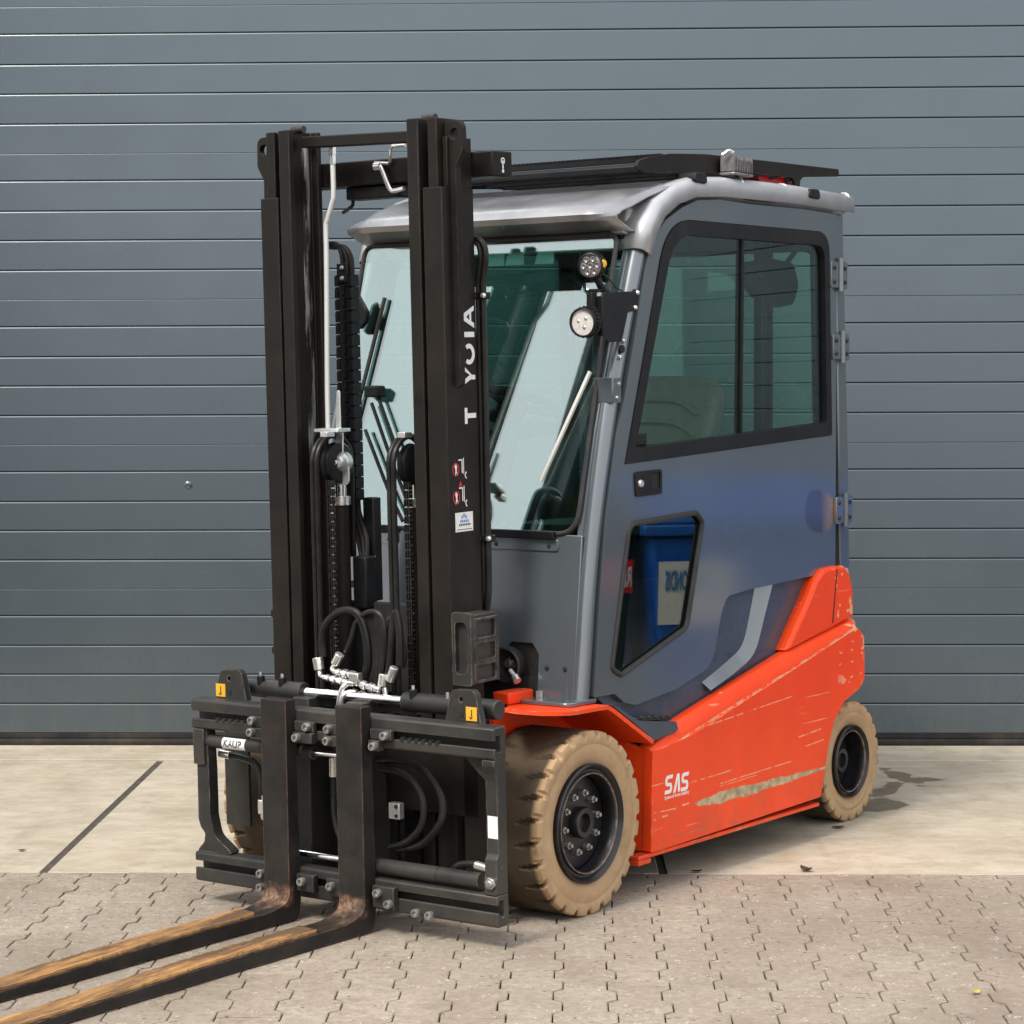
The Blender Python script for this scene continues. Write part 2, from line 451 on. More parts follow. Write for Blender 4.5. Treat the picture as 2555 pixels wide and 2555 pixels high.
def mat_wood():
    k = N('worn_wood', 0.7, 0, spec=0.3)
    c0 = k.coord()
    gr = k.noise(38, 6, 0.65, k.mapv(c0, (0.05, 1, 1)))
    c = k.mix(k.ramp(gr, 0.32, 0.68), (0.22, 0.105, 0.038), (0.50, 0.27, 0.10))
    b = k.noise(11, 6, 0.7, k.mapv(c0, (0.22, 1, 1)))
    c = k.mix(k.ramp(b, 0.43, 0.56, 0, 0.9), c, (0.10, 0.062, 0.036))
    d = k.noise(9, 6, 0.7, k.mapv(c0, (0.16, 1, 1), loc=(3, 2, 0)))
    c = k.mix(k.ramp(d, 0.60, 0.68, 0, 0.9), c, (0.78, 0.56, 0.25))
    cr = k.noise(90, 3, 0.5, k.mapv(c0, (0.03, 1, 1)))
    c = k.mix(k.ramp(cr, 0.66, 0.72, 0, 0.9), c, (0.035, 0.02, 0.01))
    k.color(c)
    k.bump(k.math('ADD', gr, k.math('MULTIPLY', cr, -0.6)), 0.6, 0.006)
    MATS['worn_wood'] = k.m
mat_wood()

def mat_glass(name, tint, refl_boost=0.0):
    mt = bpy.data.materials.new(name)
    mt.use_nodes = True
    t = mt.node_tree
    t.nodes.clear()
    o = t.nodes.new('ShaderNodeOutputMaterial')
    tr = t.nodes.new('ShaderNodeBsdfTransparent')
    tr.inputs[0].default_value = (*tint, 1)
    gl = t.nodes.new('ShaderNodeBsdfGlossy')
    gl.inputs['Roughness'].default_value = 0.012
    gl.inputs['Color'].default_value = (0.97, 1.0, 0.98, 1)
    fr = t.nodes.new('ShaderNodeFresnel')
    ge = t.nodes.new('ShaderNodeNewGeometry')
    mr = t.nodes.new('ShaderNodeMapRange')
    mr.inputs['To Min'].default_value = 1.52
    mr.inputs['To Max'].default_value = 1 / 1.52      # the node inverts the index on back faces
    t.links.new(ge.outputs['Backfacing'], mr.inputs['Value'])
    t.links.new(mr.outputs[0], fr.inputs[0])
    ad = t.nodes.new('ShaderNodeMath')
    ad.operation = 'MULTIPLY_ADD'
    ad.inputs[1].default_value = 1.0
    ad.inputs[2].default_value = refl_boost
    ad.use_clamp = True
    mx = t.nodes.new('ShaderNodeMixShader')
    t.links.new(fr.outputs[0], ad.inputs[0])
    t.links.new(ad.outputs[0], mx.inputs[0])
    t.links.new(tr.outputs[0], mx.inputs[1])
    t.links.new(gl.outputs[0], mx.inputs[2])
    t.links.new(mx.outputs[0], o.inputs[0])
    MATS[name] = mt
mat_glass('green_glass', (0.73, 0.88, 0.83), 0.0)
mat_glass('screen_glass', (0.58, 0.80, 0.75), 0.20)
mat_glass('dark_glass', (0.34, 0.46, 0.43), 0.07)

# ------------------------------------------------------------------ mesh helpers
def roundpoly(pts, r, n=5):
    """round the corners of a closed polygon; r a number or one per corner"""
    out = []
    L = len(pts)
    for i, p in enumerate(pts):
        ri = r[i] if isinstance(r, (list, tuple)) else r
        p = Vector(p); a = Vector(pts[i - 1]) - p; b = Vector(pts[(i + 1) % L]) - p
        if ri <= 0:
            out.append(tuple(p)); continue
        ang = a.angle(b)
        d = min(ri / math.tan(ang / 2), a.length * 0.49, b.length * 0.49)
        p0, p1 = p + a.normalized() * d, p + b.normalized() * d
        for j in range(n + 1):
            t = j / n
            out.append(tuple(p0 * (1 - t) ** 2 + p * 2 * t * (1 - t) + p1 * t * t))
    return out

def catmull(pts, n=6):
    P = [Vector(p) for p in pts]
    out = []
    for i in range(len(P) - 1):
        p0 = P[i - 1] if i else P[0] * 2 - P[1]
        p1, p2 = P[i], P[i + 1]
        p3 = P[i + 2] if i + 2 < len(P) else P[-1] * 2 - P[-2]
        for j in range(n):
            t = j / n
            out.append(0.5 * ((2 * p1) + (p2 - p0) * t + (2 * p0 - 5 * p1 + 4 * p2 - p3) * t * t + (3 * p1 - p0 - 3 * p2 + p3) * t ** 3))
    out.append(P[-1])
    return out

TILT = 0.0297
def tilt(p):
    x, y, z = p
    z -= 0.3
    return (x * math.cos(TILT) + z * math.sin(TILT), y, 0.3 + z * math.cos(TILT) - x * math.sin(TILT))

class MB:
    def __init__(s, tf=None):
        s.v, s.f, s.tf = [], [], tf
    def add(s, vs, fs):
        b = len(s.v)
        s.v += [tuple(p) for p in vs]
        s.f += [tuple(i + b for i in f) for f in fs]
        return s
    def box(s, x0, x1, y0, y1, z0, z1):
        x0, x1 = sorted((x0, x1)); y0, y1 = sorted((y0, y1)); z0, z1 = sorted((z0, z1))
        return s.add([(x0, y0, z0), (x1, y0, z0), (x1, y1, z0), (x0, y1, z0), (x0, y0, z1), (x1, y0, z1), (x1, y1, z1), (x0, y1, z1)],
                     [(0, 3, 2, 1), (4, 5, 6, 7), (0, 1, 5, 4), (1, 2, 6, 5), (2, 3, 7, 6), (3, 0, 4, 7)])
    def ext(s, poly, fn, w0, w1, holes=()):
        """extrude 2D polygon (with holes) ; fn(u,v,w)->xyz"""
        loops = [list(poly)] + [list(h) for h in holes]
        flat = [p for l in loops for p in l]
        n = len(flat)
        vs = [fn(p[0], p[1], w0) for p in flat] + [fn(p[0], p[1], w1) for p in flat]
        fs = []
        if holes:
            tri = tessellate_polygon([[Vector((p[0], p[1], 0)) for p in l] for l in loops])
            for t in tri:
                fs.append((t[0], t[1], t[2])); fs.append((t[2] + n, t[1] + n, t[0] + n))
        else:
            fs.append(tuple(range(n))); fs.append(tuple(range(2 * n - 1, n - 1, -1)))
        b = 0
        for l in loops:
            m_ = len(l)
            for i in range(m_):
                j = (i + 1) % m_
                fs.append((b + i, b + i + n, b + j + n, b + j))
            b += m_
        return s.add(vs, fs)
    def xz(s, poly, y0, y1, holes=()):
        return s.ext(poly, lambda u, v, w: (u, w, v), y0, y1, holes)
    def yz(s, poly, x0, x1, holes=()):
        return s.ext(poly, lambda u, v, w: (w, u, v), x0, x1, holes)
    def xy(s, poly, z0, z1, holes=()):
        return s.ext(poly, lambda u, v, w: (u, v, w), z0, z1, holes)
    def cyl(s, p0, p1, r, n=16, r2=None, a0=0.0):
        p0, p1 = Vector(p0), Vector(p1)
        d = (p1 - p0).normalized()
        u = d.orthogonal().normalized(); v = d.cross(u)
        r2 = r if r2 is None else r2
        vs = []
        for p, rad in ((p0, r), (p1, r2)):
            for i in range(n):
                a = a0 + 2 * math.pi * i / n
                vs.append(p + u * (rad * math.cos(a)) + v * (rad * math.sin(a)))
        fs = [(i, (i + 1) % n, n + (i + 1) % n, n + i) for i in range(n)]
        fs += [tuple(range(n - 1, -1, -1)), tuple(range(n, 2 * n))]
        return s.add(vs, fs)
    def tube(s, pts, r, n=8, smooth=6):
        P = catmull(pts, smooth) if smooth and len(pts) > 2 else [Vector(p) for p in pts]
        rs = r if isinstance(r, list) else [r] * len(P)
        t0 = (P[1] - P[0]).normalized()
        u = t0.orthogonal().normalized()
        vs, fs = [], []
        for i, p in enumerate(P):
            t = (P[min(i + 1, len(P) - 1)] - P[max(i - 1, 0)]).normalized()
            u = (u - t * u.dot(t)).normalized(); v = t.cross(u)
            for k in range(n):
                a = 2 * math.pi * k / n
                vs.append(p + u * (rs[i] * math.cos(a)) + v * (rs[i] * math.sin(a)))
        for i in range(len(P) - 1):
            for k in range(n):
                fs.append((i * n + k, i * n + (k + 1) % n, (i + 1) * n + (k + 1) % n, (i + 1) * n + k))
        fs += [tuple(range(n - 1, -1, -1)), tuple((len(P) - 1) * n + k for k in range(n))]
        return s.add(vs, fs)
    def lathe(s, prof, o, axis, n=32, closed=True):
        """prof: list of (radius, along)"""
        o = Vector(o); d = Vector(axis).normalized(); u = d.orthogonal().normalized(); v = d.cross(u)
        vs, fs = [], []
        m_ = len(prof)
        for i in range(n):
            a = 2 * math.pi * i / n
            e = u * math.cos(a) + v * math.sin(a)
            for r_, h in prof:
                vs.append(o + d * h + e * r_)
        for i in range(n):
            j = (i + 1) % n
            for k in range(m_ - 1):
                fs.append((i * m_ + k, j * m_ + k, j * m_ + k + 1, i * m_ + k + 1))
        if closed:
            if prof[0][0] > 1e-6: fs.append(tuple(i * m_ for i in range(n - 1, -1, -1)))
            if prof[-1][0] > 1e-6: fs.append(tuple(i * m_ + m_ - 1 for i in range(n)))
        return s.add(vs, fs)
    def mesh(s, name, mat, smooth=35, fix=True):
        vs = [s.tf(p) for p in s.v] if s.tf else s.v
        me = bpy.data.meshes.new(name)
        me.from_pydata([tuple(p) for p in vs], [], s.f)
        bm = bmesh.new(); bm.from_mesh(me)
        bmesh.ops.remove_doubles(bm, verts=bm.verts, dist=1e-6)
        if fix: bmesh.ops.recalc_face_normals(bm, faces=bm.faces)
        bm.to_mesh(me); bm.free()
        me.polygons.foreach_set('use_smooth', [True] * len(me.polygons))
        me.set_sharp_from_angle(angle=R(smooth))
        if mat: me.materials.append(MATS[mat])
        return me
    def build(s, name, mat, parent=None, bevel=0.0, smooth=35, seg=2, fix=True):
        ob = bpy.data.objects.new(name, s.mesh(name, mat, smooth, fix))
        COL.objects.link(ob)
        if parent is not None: ob.parent = parent
        if bevel:
            b = ob.modifiers.new('bevel', 'BEVEL')
            b.width, b.segments, b.limit_method, b.angle_limit = bevel, seg, 'ANGLE', R(32)
            b.harden_normals = False
        return ob

def text_mesh(txt, size, bold=0.0, stretch=1.0, depth=0.0006, spacing=1.0):
    cu = bpy.data.curves.new('lettering', 'FONT')
    cu.body = txt; cu.size = size; cu.offset = bold; cu.extrude = depth; cu.space_character = spacing
    cu.resolution_u = 4
    o = bpy.data.objects.new('lettering', cu)
    COL.objects.link(o)
    dg = bpy.context.evaluated_depsgraph_get()
    me = bpy.data.meshes.new_from_object(o.evaluated_get(dg))
    bpy.data.objects.remove(o); bpy.data.curves.remove(cu)
    xs = [v.co.x for v in me.vertices]
    x0 = min(xs)
    for v in me.vertices: v.co.x = (v.co.x - x0) * stretch
    return me
def lettering(txt, size, mat, parent, origin, right, up, name='lettering', tf=None, **kw):
    me = text_mesh(txt, size, **kw)
    o, r_, u_ = Vector(origin), Vector(right).normalized(), Vector(up).normalized()
    n_ = r_.cross(u_)
    for v in me.vertices:
        p = o + r_ * v.co.x + u_ * v.co.y + n_ * v.co.z
        v.co = tf(p) if tf else p
    me.materials.clear(); me.materials.append(MATS[mat])
    ob = bpy.data.objects.new(name, me)
    COL.objects.link(ob); ob.parent = parent
    return ob
def tag(o, label=None, cat=None, group=None, kind=None):
    for k_, v_ in (('label', label), ('category', cat), ('group', group), ('kind', kind)):
        if v_: o[k_] = v_
    return o
def empty(name, loc=(0, 0, 0), rz=0.0, parent=None):
    e = bpy.data.objects.new(name, None)
    e.empty_display_size = 0.2
    COL.objects.link(e); e.location = loc; e.rotation_euler = (0, 0, rz)
    if parent: e.parent = parent
    return e

# ================================================================== SETTING
PSI = 0.0298                                  # the wall's line against the picture plane
CP, SP = math.cos(PSI), math.sin(PSI)
def W(u, v, z=0.0):                           # u along the wall, v away from the camera
    return (u * CP + v * SP, -u * SP + v * CP, z)
V_PAVE, V_STRIP, V_WALL = 7.80, 10.23, 10.652

def ubox(mb, u0, u1, v0, v1, z0, z1):
    c = [(u0, v0), (u1, v0), (u1, v1), (u0, v1)]
    vs = [W(a, b, z0) for a, b in c] + [W(a, b, z1) for a, b in c]
    mb.add(vs, [(0, 3, 2, 1), (4, 5, 6, 7), (0, 1, 5, 4), (1, 2, 6, 5), (2, 3, 7, 6), (3, 0, 4, 7)])

g = MB()
g.add([(-400, -400, -0.12), (400, -400, -0.12), (400, 400, -0.12), (-400, 400, -0.12)], [(0, 1, 2, 3)])
tag(g.build('ground', 'yard_asphalt'), kind='structure')

# block paving -------------------------------------------------------
pb = MB(); ubox(pb, -9, 9, -6, V_PAVE, -0.09, -0.012)
pave = tag(pb.build('paving', 'joint_sand'), kind='structure')
PER, PITCHU, HW, NW = 0.226, 0.1465, 0.0860, 0.0605
def paver_outline(gap=0.0020):
    l, a, b = PER / 2 - gap * 0.62, HW - gap, NW - gap
    h = [(a, -l), (a, -PER / 2 + 0.0430), (b, -PER / 2 + 0.0660), (b, PER / 2 - 0.0660), (a, PER / 2 - 0.0430), (a, l)]
    return h + [(-x, -y) for x, y in h]
def paver_geo(cut=None):
    o = paver_outline()
    if cut is not None:                       # cut straight at the concrete edge
        res = []
        for i, p in enumerate(o):
            q = o[(i + 1) % len(o)]
            if p[1] <= cut: res.append(p)
            if (p[1] - cut) * (q[1] - cut) < 0:
                t = (cut - p[1]) / (q[1] - p[1]); res.append((p[0] + t * (q[0] - p[0]), cut))
        o = res
    n = len(o)
    cx = sum(p[0] for p in o) / n; cy = sum(p[1] for p in o) / n
    def inset(p, k):
        dx, dy = p[0] - cx, p[1] - cy
        return (p[0] - math.copysign(min(k, abs(dx)), dx), p[1] - math.copysign(min(k * 0.6, abs(dy)), dy))
    vs = [(p[0], p[1], -0.05) for p in o] + [(p[0], p[1], -0.0022) for p in o] + [(*inset(p, 0.0025), 0.0) for p in o]
    fs = []
    for r_ in range(2):
        for i in range(n):
            j = (i + 1) % n
            fs.append((r_ * n + i, r_ * n + j, (r_ + 1) * n + j, (r_ + 1) * n + i))
    fs.append(tuple(range(2 * n, 3 * n)))
    return vs, fs
pv, pf = paver_geo()
pm_ = MB(); pm_.add(pv, pf)
paver_me = pm_.mesh('paver', 'paver_concrete', 25)
U0 = 0.199 * CP - 6.419 * SP
V0 = 0.199 * SP + 6.419 * CP
def project(p):
    d = Vector(p) - Vector((0, 0, H))
    z = d.dot(_F)
    return (0.5 + FPX / 2555 * d.dot(_RT) / z, 0.5 - FPX / 2555 * d.dot(_UP) / z, z)
cells, rest = [], MB()
cutmesh = {}
for ci in range(-22, 23):
    uc = U0 + ci * PITCHU
    off = (PER / 2) * (1 + (ci % 2))           # joint centre to stone centre, odd columns shifted by half a stone
    for ri in range(-14, 8):
        vc = V0 + off + ri * PER
        if vc - PER / 2 > V_PAVE - 0.015 or vc < 4.3: continue
        cut = None
        if vc + PER / 2 > V_PAVE - 0.003: cut = round(V_PAVE - 0.004 - vc, 4)
        x, y, _ = W(uc, vc)
        sx, sy, dz = project((x, y, 0))
        vis = -0.03 < sx < 1.03 and sy < 1.04
        cells.append((vis, dz, uc, vc, cut, x, y))
vis = sorted([c for c in cells if c[0]], key=lambda c: c[1])
rnd = random.Random(3)
n_obj = 0
for c in vis + [c for c in cells if not c[0]]:
    _, dz, uc, vc, cut, x, y = c
    if c[0] and n_obj < 296:
        if cut is None: me = paver_me
        else:
            if cut not in cutmesh:
                a, b = paver_geo(cut); q = MB(); q.add(a, b); cutmesh[cut] = q.mesh('paver', 'paver_concrete', 25)
            me = cutmesh[cut]
        o = bpy.data.objects.new('paver', me)
        COL.objects.link(o); o.parent = pave
        o.location = (x + rnd.uniform(-.0006, .0006), y, rnd.uniform(-0.0016, 0.0012))
        o.rotation_euler = (rnd.uniform(-.006, .006), rnd.uniform(-.006, .006), -PSI + rnd.uniform(-.004, .004))
        n_obj += 1
    else:
        a, b = (pv, pf) if cut is None else paver_geo(cut)
        zz = rnd.uniform(-0.0016, 0.0012)
        rest.add([(x + p[0] * CP + p[1] * SP, y - p[0] * SP + p[1] * CP, p[2] + zz) for p in a], b)
ro = rest.build('paver_field', 'paver_concrete', pave, smooth=25)
tag(ro, kind='stuff')

# concrete apron: cast slabs, strip at the door, soft joints ----------
conc = MB(); ubox(conc, -9, 9, V_PAVE, V_WALL + 0.3, -0.11, -0.03)
apron = tag(conc.build('concrete_apron', 'joint_filler'), kind='structure')
edges = [-5.9, -3.86, -1.85, 0.257, 2.33, 4.4, 6.5]
for a, b in zip(edges[:-1], edges[1:]):
    sl_ = MB()
    g0, g1 = 0.014, 0.014
    sh = lambda e, top: e - 0.020 if top else e + 0.016
    pts = [(sh(a, 0) + g0, V_PAVE + 0.002), (sh(b, 0) - g1, V_PAVE + 0.002), (sh(b, 1) - g1, V_STRIP - 0.006), (sh(a, 1) + g0, V_STRIP - 0.006)]
    vs = [W(p[0], p[1], -0.08) for p in pts] + [W(p[0], p[1], 0.0) for p in pts]
    sl_.add(vs, [(0, 3, 2, 1), (4, 5, 6, 7), (0, 1, 5, 4), (1, 2, 6, 5), (2, 3, 7, 6), (3, 0, 4, 7)])
    sl_.build('concrete_slab', 'concrete', apron, 0.003)
st = MB(); ubox(st, -8.9, 8.9, V_STRIP + 0.002, V_WALL + 0.2, -0.08, 0.004)
st.build('threshold_strip', 'concrete', apron, 0.004)
for u_ in (-1.85, 0.257):                      # rubbery joint filler lying a little low
    jf = MB()
    pts = [(u_ + 0.003, V_PAVE + 0.004), (u_ + 0.029, V_PAVE + 0.004), (u_ - 0.007, V_STRIP - 0.01), (u_ - 0.033, V_STRIP - 0.01)]
    vs = [W(p[0], p[1], -0.05) for p in pts] + [W(p[0], p[1], -0.004) for p in pts]
    jf.add(vs, [(0, 3, 2, 1), (4, 5, 6, 7), (0, 1, 5, 4), (1, 2, 6, 5), (2, 3, 7, 6), (3, 0, 4, 7)])
    jf.build('joint_strip', 'joint_filler', apron)

# sectional door ------------------------------------------------------
door = empty('sectional_door', W(0, V_WALL, 0), -PSI)
tag(door, 'wide anthracite grey steel sectional door of ribbed panels behind the forklift', 'garage door')
Z0, SEC = 0.0629, 0.666
fr_ = [0, 0.137, 0.273, 0.407, 0.545, 0.666]   # rib boundaries measured upward within a section
UL, UR = -5.2, 6.6
ribs = []
for sct in range(6):
    for i in range(5):
        ribs.append((Z0 + sct * SEC + fr_[i], Z0 + sct * SEC + fr_[i + 1], i == 0, i == 4))
for z0, z1, first, last in ribs:
    ct = 0.0018 if last else 0.0052           # rolled upper edge
    cb = 0.0012 if first else 0.0030
    gap = 0.0010 if last else 0.0024
    zt, zb = z1 - gap, z0
    pr = [(0.03, zb), (cb, zb), (0, zb + cb * 1.0), (0, zt - ct * 1.25), (ct * 0.3, zt - ct * 0.45), (ct, zt), (0.03, zt)]
    rb = MB()
    rb.ext(pr, lambda a, b, c: (c, a, b), UL, UR)
    rb.build('door_rib', 'door_steel', door, smooth=12)
bk = MB(); bk.box(UL, UR, 0.028, 0.07, 0.05, Z0 + 6 * SEC)
bk.build('door_core', 'seal_rubber', door)
se = MB()
se.ext([(0.03, 0.004), (-0.004, 0.004), (-0.007, 0.010), (-0.005, 0.030), (0.0, 0.034), (0.0, 0.038), (-0.003, 0.040), (-0.003, 0.058), (0.004, 0.0625), (0.03, 0.0625)], lambda a, b, c: (c, a, b), UL, UR)
se.build('bottom_seal', 'seal_rubber', door, smooth=50)
dn = MB()
dn.lathe([(0.0, 0.0008), (0.004, 0.0012), (0.008, 0.0050), (0.012, 0.0040), (0.020, 0.0)], (-1.807, 0.0, 1.206), (0, -1, 0), 24)
dn.build('plug', 'door_steel', door)
# building above and beside the door
bw = MB()
bw.box(UL - 6, UR + 6, 0.0, 0.35, Z0 + 6 * SEC + 0.002, 6.2)
bw.box(UL - 6, UL - 0.002, 0.0, 0.35, 0, Z0 + 6 * SEC)
bw.box(UR + 0.002, UR + 6, 0.0, 0.35, 0, Z0 + 6 * SEC)
wl = bw.build('building_wall', 'door_steel', None)
wl.location = W(0, V_WALL + 0.01, 0); wl.rotation_euler = (0, 0, -PSI)
tag(wl, 'plain grey hall wall framing the sectional door', 'wall')

# invented box stack standing in for an unseen dark shape mirrored in the windscreen
for lvl, nm in enumerate(('lowest', 'middle', 'topmost')):
    ce = empty('reflection_stand_in', (-8.6, 4.15, lvl * 2.60))
    tag(ce, '%s of three stacked dark grey boxes, unseen stand-ins at left for a dark shape mirrored in the windscreen' % nm, 'stand_in', 'unseen stand-in boxes across the yard')
    q = MB(); q.box(-2.38, -0.06, -12.1, -0.06, 0.16, 2.55); cb_ = q.build('body', 'stand_in_grey', ce)
    if lvl == 0:
        rmb = MB(); rmb.box(-0.059, -0.02, -0.075, 0.075, 0.17, 2.47); rme = rmb.mesh('side_rib', 'stand_in_grey')
    for i in range(42):
        o_ = bpy.data.objects.new('side_rib', rme); COL.objects.link(o_); o_.parent = cb_; o_.location = (0, -0.30 - i * 0.28, 0)
    for x, y in ((-0.09, -0.09), (-0.09, -12.07), (-2.35, -0.09), (-2.35, -12.07)):
        q = MB(); q.box(x - 0.085, x + 0.085, y - 0.085, y + 0.085, 0.0, 2.595); q.build('corner_post', 'stand_in_grey', ce)

# ================================================================== FORKLIFT
TH = 0.6236
FX, FY = 0.2409, 7.1623
fl = empty('forklift', (FX, FY, 0), math.atan2(-math.cos(TH), -math.sin(TH)))
tag(fl, 'orange red and grey electric forklift with closed cab and black mast, tan tyres', 'forklift')
# local frame: x forward, y to the side that faces the camera, z up; y=0 is the outer face of the near front wheel
YC = -0.64
def mir(y): return 2 * YC - y

# ---------------------------------------------------------------- wheels
def tyre_mesh(rad, width, rim, lugs, name, groove=0.016):
    prof = []                                  # (along axis, radius, is shoulder weight)
    sh = 0.018
    ys = [-0.0, -0.004, -0.012, -0.03, -0.045, -0.060, -0.075, -0.09, -0.105, -0.12]
    half = width / 2
    pr = [(rim, 0.018), (rim + 0.012, 0.010), (rim + (rad - rim) * 0.45, 0.000), (rad - 0.040, 0.004), (rad - 0.036, 0.0015), (rad - 0.014, 0.000), (rad - 0.003, 0.004)]
    rows = [(r_, a) for r_, a in pr]
    for a in (0.010, 0.022, 0.034, 0.046, 0.058, 0.070, 0.085):
        if a < half - 0.01: rows.append((rad, a))
    rows.append((rad, half))
    full = rows + [(r_, width - a) for r_, a in reversed(rows[:-1])]
    n = lugs * 10
    vs, fs = [], []
    m_ = len(full)
    for i in range(n):
        th = 2 * math.pi * i / n
        for r_, a in full:
            e = min(a, width - a)
            out = r_
            if r_ > rad - 0.030:
                # zigzag notch between lugs, running in from each shoulder
                shift = 0.0 if e < 0.020 else (0.22 if e < 0.040 else (0.40 if e < 0.060 else 0.50))
                side = 0.0 if a <= half else 0.5
                ph = (th / (2 * math.pi) * lugs + shift * 0.55 + side) % 1.0
                if e < 0.080 and ph < (0.25 if e < 0.015 else 0.17):
                    out = r_ - groove * (1.0 if e < 0.05 else 0.75)
            vs.append((out * math.cos(th), -a, out * math.sin(th)))
    for i in range(n):
        j = (i + 1) % n
        for k in range(m_ - 1):
            fs.append((i * m_ + k, j * m_ + k, j * m_ + k + 1, i * m_ + k + 1))
    mb = MB(); mb.add(vs, fs)
    me = mb.mesh(name, 'tyre_tan', 38)
    return me

def wheel(name, x, y, rad, width, rim, lugs, dish, hub_r, nuts, nut_r, side, steer=0.0, label=None):
    """side +1: outer face towards +y"""
    root = bpy.data.objects.new(name, None)
    # the wheel disc is the part; tyre, rim, nuts are its pieces
    d = MB()
    d.lathe([(0.0, -dish + 0.010), (hub_r * 0.55, -dish + 0.010), (hub_r * 0.6, -dish + 0.028), (hub_r * 0.92, -dish + 0.030), (hub_r, -dish + 0.022), (hub_r, -dish), (rim * 0.80, -dish - 0.004), (rim * 0.82, -dish - 0.03), (0.0, -dish - 0.03)], (0, 0, 0), (0, 1, 0), 40, False)
    wo = d.build(name, 'rim_black', fl, smooth=30)
    bpy.data.objects.remove(root)
    wo.location = (x, y, rad)
    wo.rotation_euler = (0, random.uniform(0, 1), steer + (math.pi if side < 0 else 0))
    t = bpy.data.objects.new('tyre', TYRES[(rad, width)])
    COL.objects.link(t); t.parent = wo
    r_ = MB()
    r_.lathe([(rim * 0.82, -width * 0.75), (rim * 0.82, -dish * 0.5), (rim * 0.815, -0.030), (rim * 0.83, -0.012), (rim * 0.86, -0.004), (rim * 0.875, -0.006), (rim * 0.89, -0.012), (rim * 0.93, -0.012), (rim * 1.0, 0.004), (rim * 1.03, 0.0), (rim * 1.02, -0.02), (rim * 0.99, -width * 0.5), (rim * 0.99, -width * 0.75)], (0, 0, 0), (0, 1, 0), 56, False)
    ro_ = r_.build('rim', 'rim_black', wo, smooth=40)
    rg = MB()
    rg.lathe([(rim * 0.845, -0.0075), (rim * 0.852, -0.0035), (rim * 0.866, -0.0025), (rim * 0.872, -0.0045)], (0, 0, 0), (0, 1, 0), 56, False)
    rg.build('worn_rim_edge', 'worn_edge', wo)
    for i in range(nuts):
        a = 2 * math.pi * i / nuts + 0.2
        nb = MB()
        c = Vector((math.cos(a) * nut_r, 0, math.sin(a) * nut_r))
        nb.cyl(c + Vector((0, -dish - 0.002, 0)), c + Vector((0, -dish + 0.016, 0)), 0.0115, 6, a0=a)
        nb.cyl(c + Vector((0, -dish + 0.016, 0)), c + Vector((0, -dish + 0.026, 0)), 0.0065, 10)
        nb.build('wheel_nut', 'bolt_steel', wo, smooth=25)
    return wo
chipped('worn_edge', (0.10, 0.075, 0.065), (0.24, 0.17, 0.13), 0.5, scale=40, thr=0.5)
TYRES = {(0.2875, 0.25): tyre_mesh(0.2875, 0.25, 0.181, 25, 'tyre'), (0.2265, 0.17): tyre_mesh(0.2265, 0.17, 0.134, 22, 'tyre', 0.014)}
wheel('front_wheel', 0, 0, 0.2875, 0.25, 0.181, 25, 0.050, 0.05, 10, 0.092, 1)
wheel('front_wheel', 0, mir(0), 0.2875, 0.25, 0.181, 25, 0.050, 0.05, 10, 0.092, -1)
wheel('rear_wheel', -1.9, -0.082, 0.2265, 0.17, 0.134, 22, 0.070, 0.048, 0, 0.06, 1, 0.0)
wheel('rear_wheel', -1.9, mir(-0.082), 0.2265, 0.17, 0.134, 22, 0.070, 0.048, 0, 0.06, -1, 0.0)

# ---------------------------------------------------------------- chassis
side = roundpoly([(-0.366, 0.133), (-0.377, 0.462), (-0.635, 0.492), (-1.253, 0.627), (-1.800, 0.748), (-1.856, 0.712), (-1.861, 0.547), (-1.819, 0.516), (-1.701, 0.482),
        (-1.62, 0.420), (-1.575, 0.33), (-1.545, 0.23), (-1.52, 0.152)], [0.01, 0.01, 0.2, 0.3, 0.02, 0.03, 0.03, 0.02, 0.03, 0.02, 0.02, 0.02, 0.015], 3)
for nm, ya, yb in (('side_plate', -0.010, -0.045), ('side_plate', mir(-0.010), mir(-0.045))):
    p = MB(); p.xz(side, ya, yb)
    p.build(nm, 'red_paint', fl, 0.007, seg=3)
# sloping shoulder above the crease
for s_ in (1, -1):
    f_ = (lambda y: y) if s_ > 0 else mir
    ls = [(-0.380, 0.464, 0.470), (-0.54, 0.481, 0.531), (-0.90, 0.549, 0.611), (-1.298, 0.636, 0.696), (-1.55, 0.693, 0.738), (-1.800, 0.748, 0.776)]
    p = MB()
    vs, fs = [], []
    for x, za, zb in ls:
        vs += [(x, f_(-0.0135), za), (x, f_(-0.028), za + (zb - za) * 0.75), (x, f_(-0.042), zb), (x, f_(-0.075), zb), (x, f_(-0.075), za - 0.02), (x, f_(-0.0135), za - 0.012)]
    n = 6
    for i in range(len(ls) - 1):
        for k in range(n):
            fs.append((i * n + k, i * n + (k + 1) % n, (i + 1) * n + (k + 1) % n, (i + 1) * n + k))
    fs += [tuple(range(n)), tuple((len(ls) - 1) * n + k for k in range(n))]
    p.add(vs, fs)
    p.build('side_shoulder', 'red_paint', fl, 0.004, smooth=30)
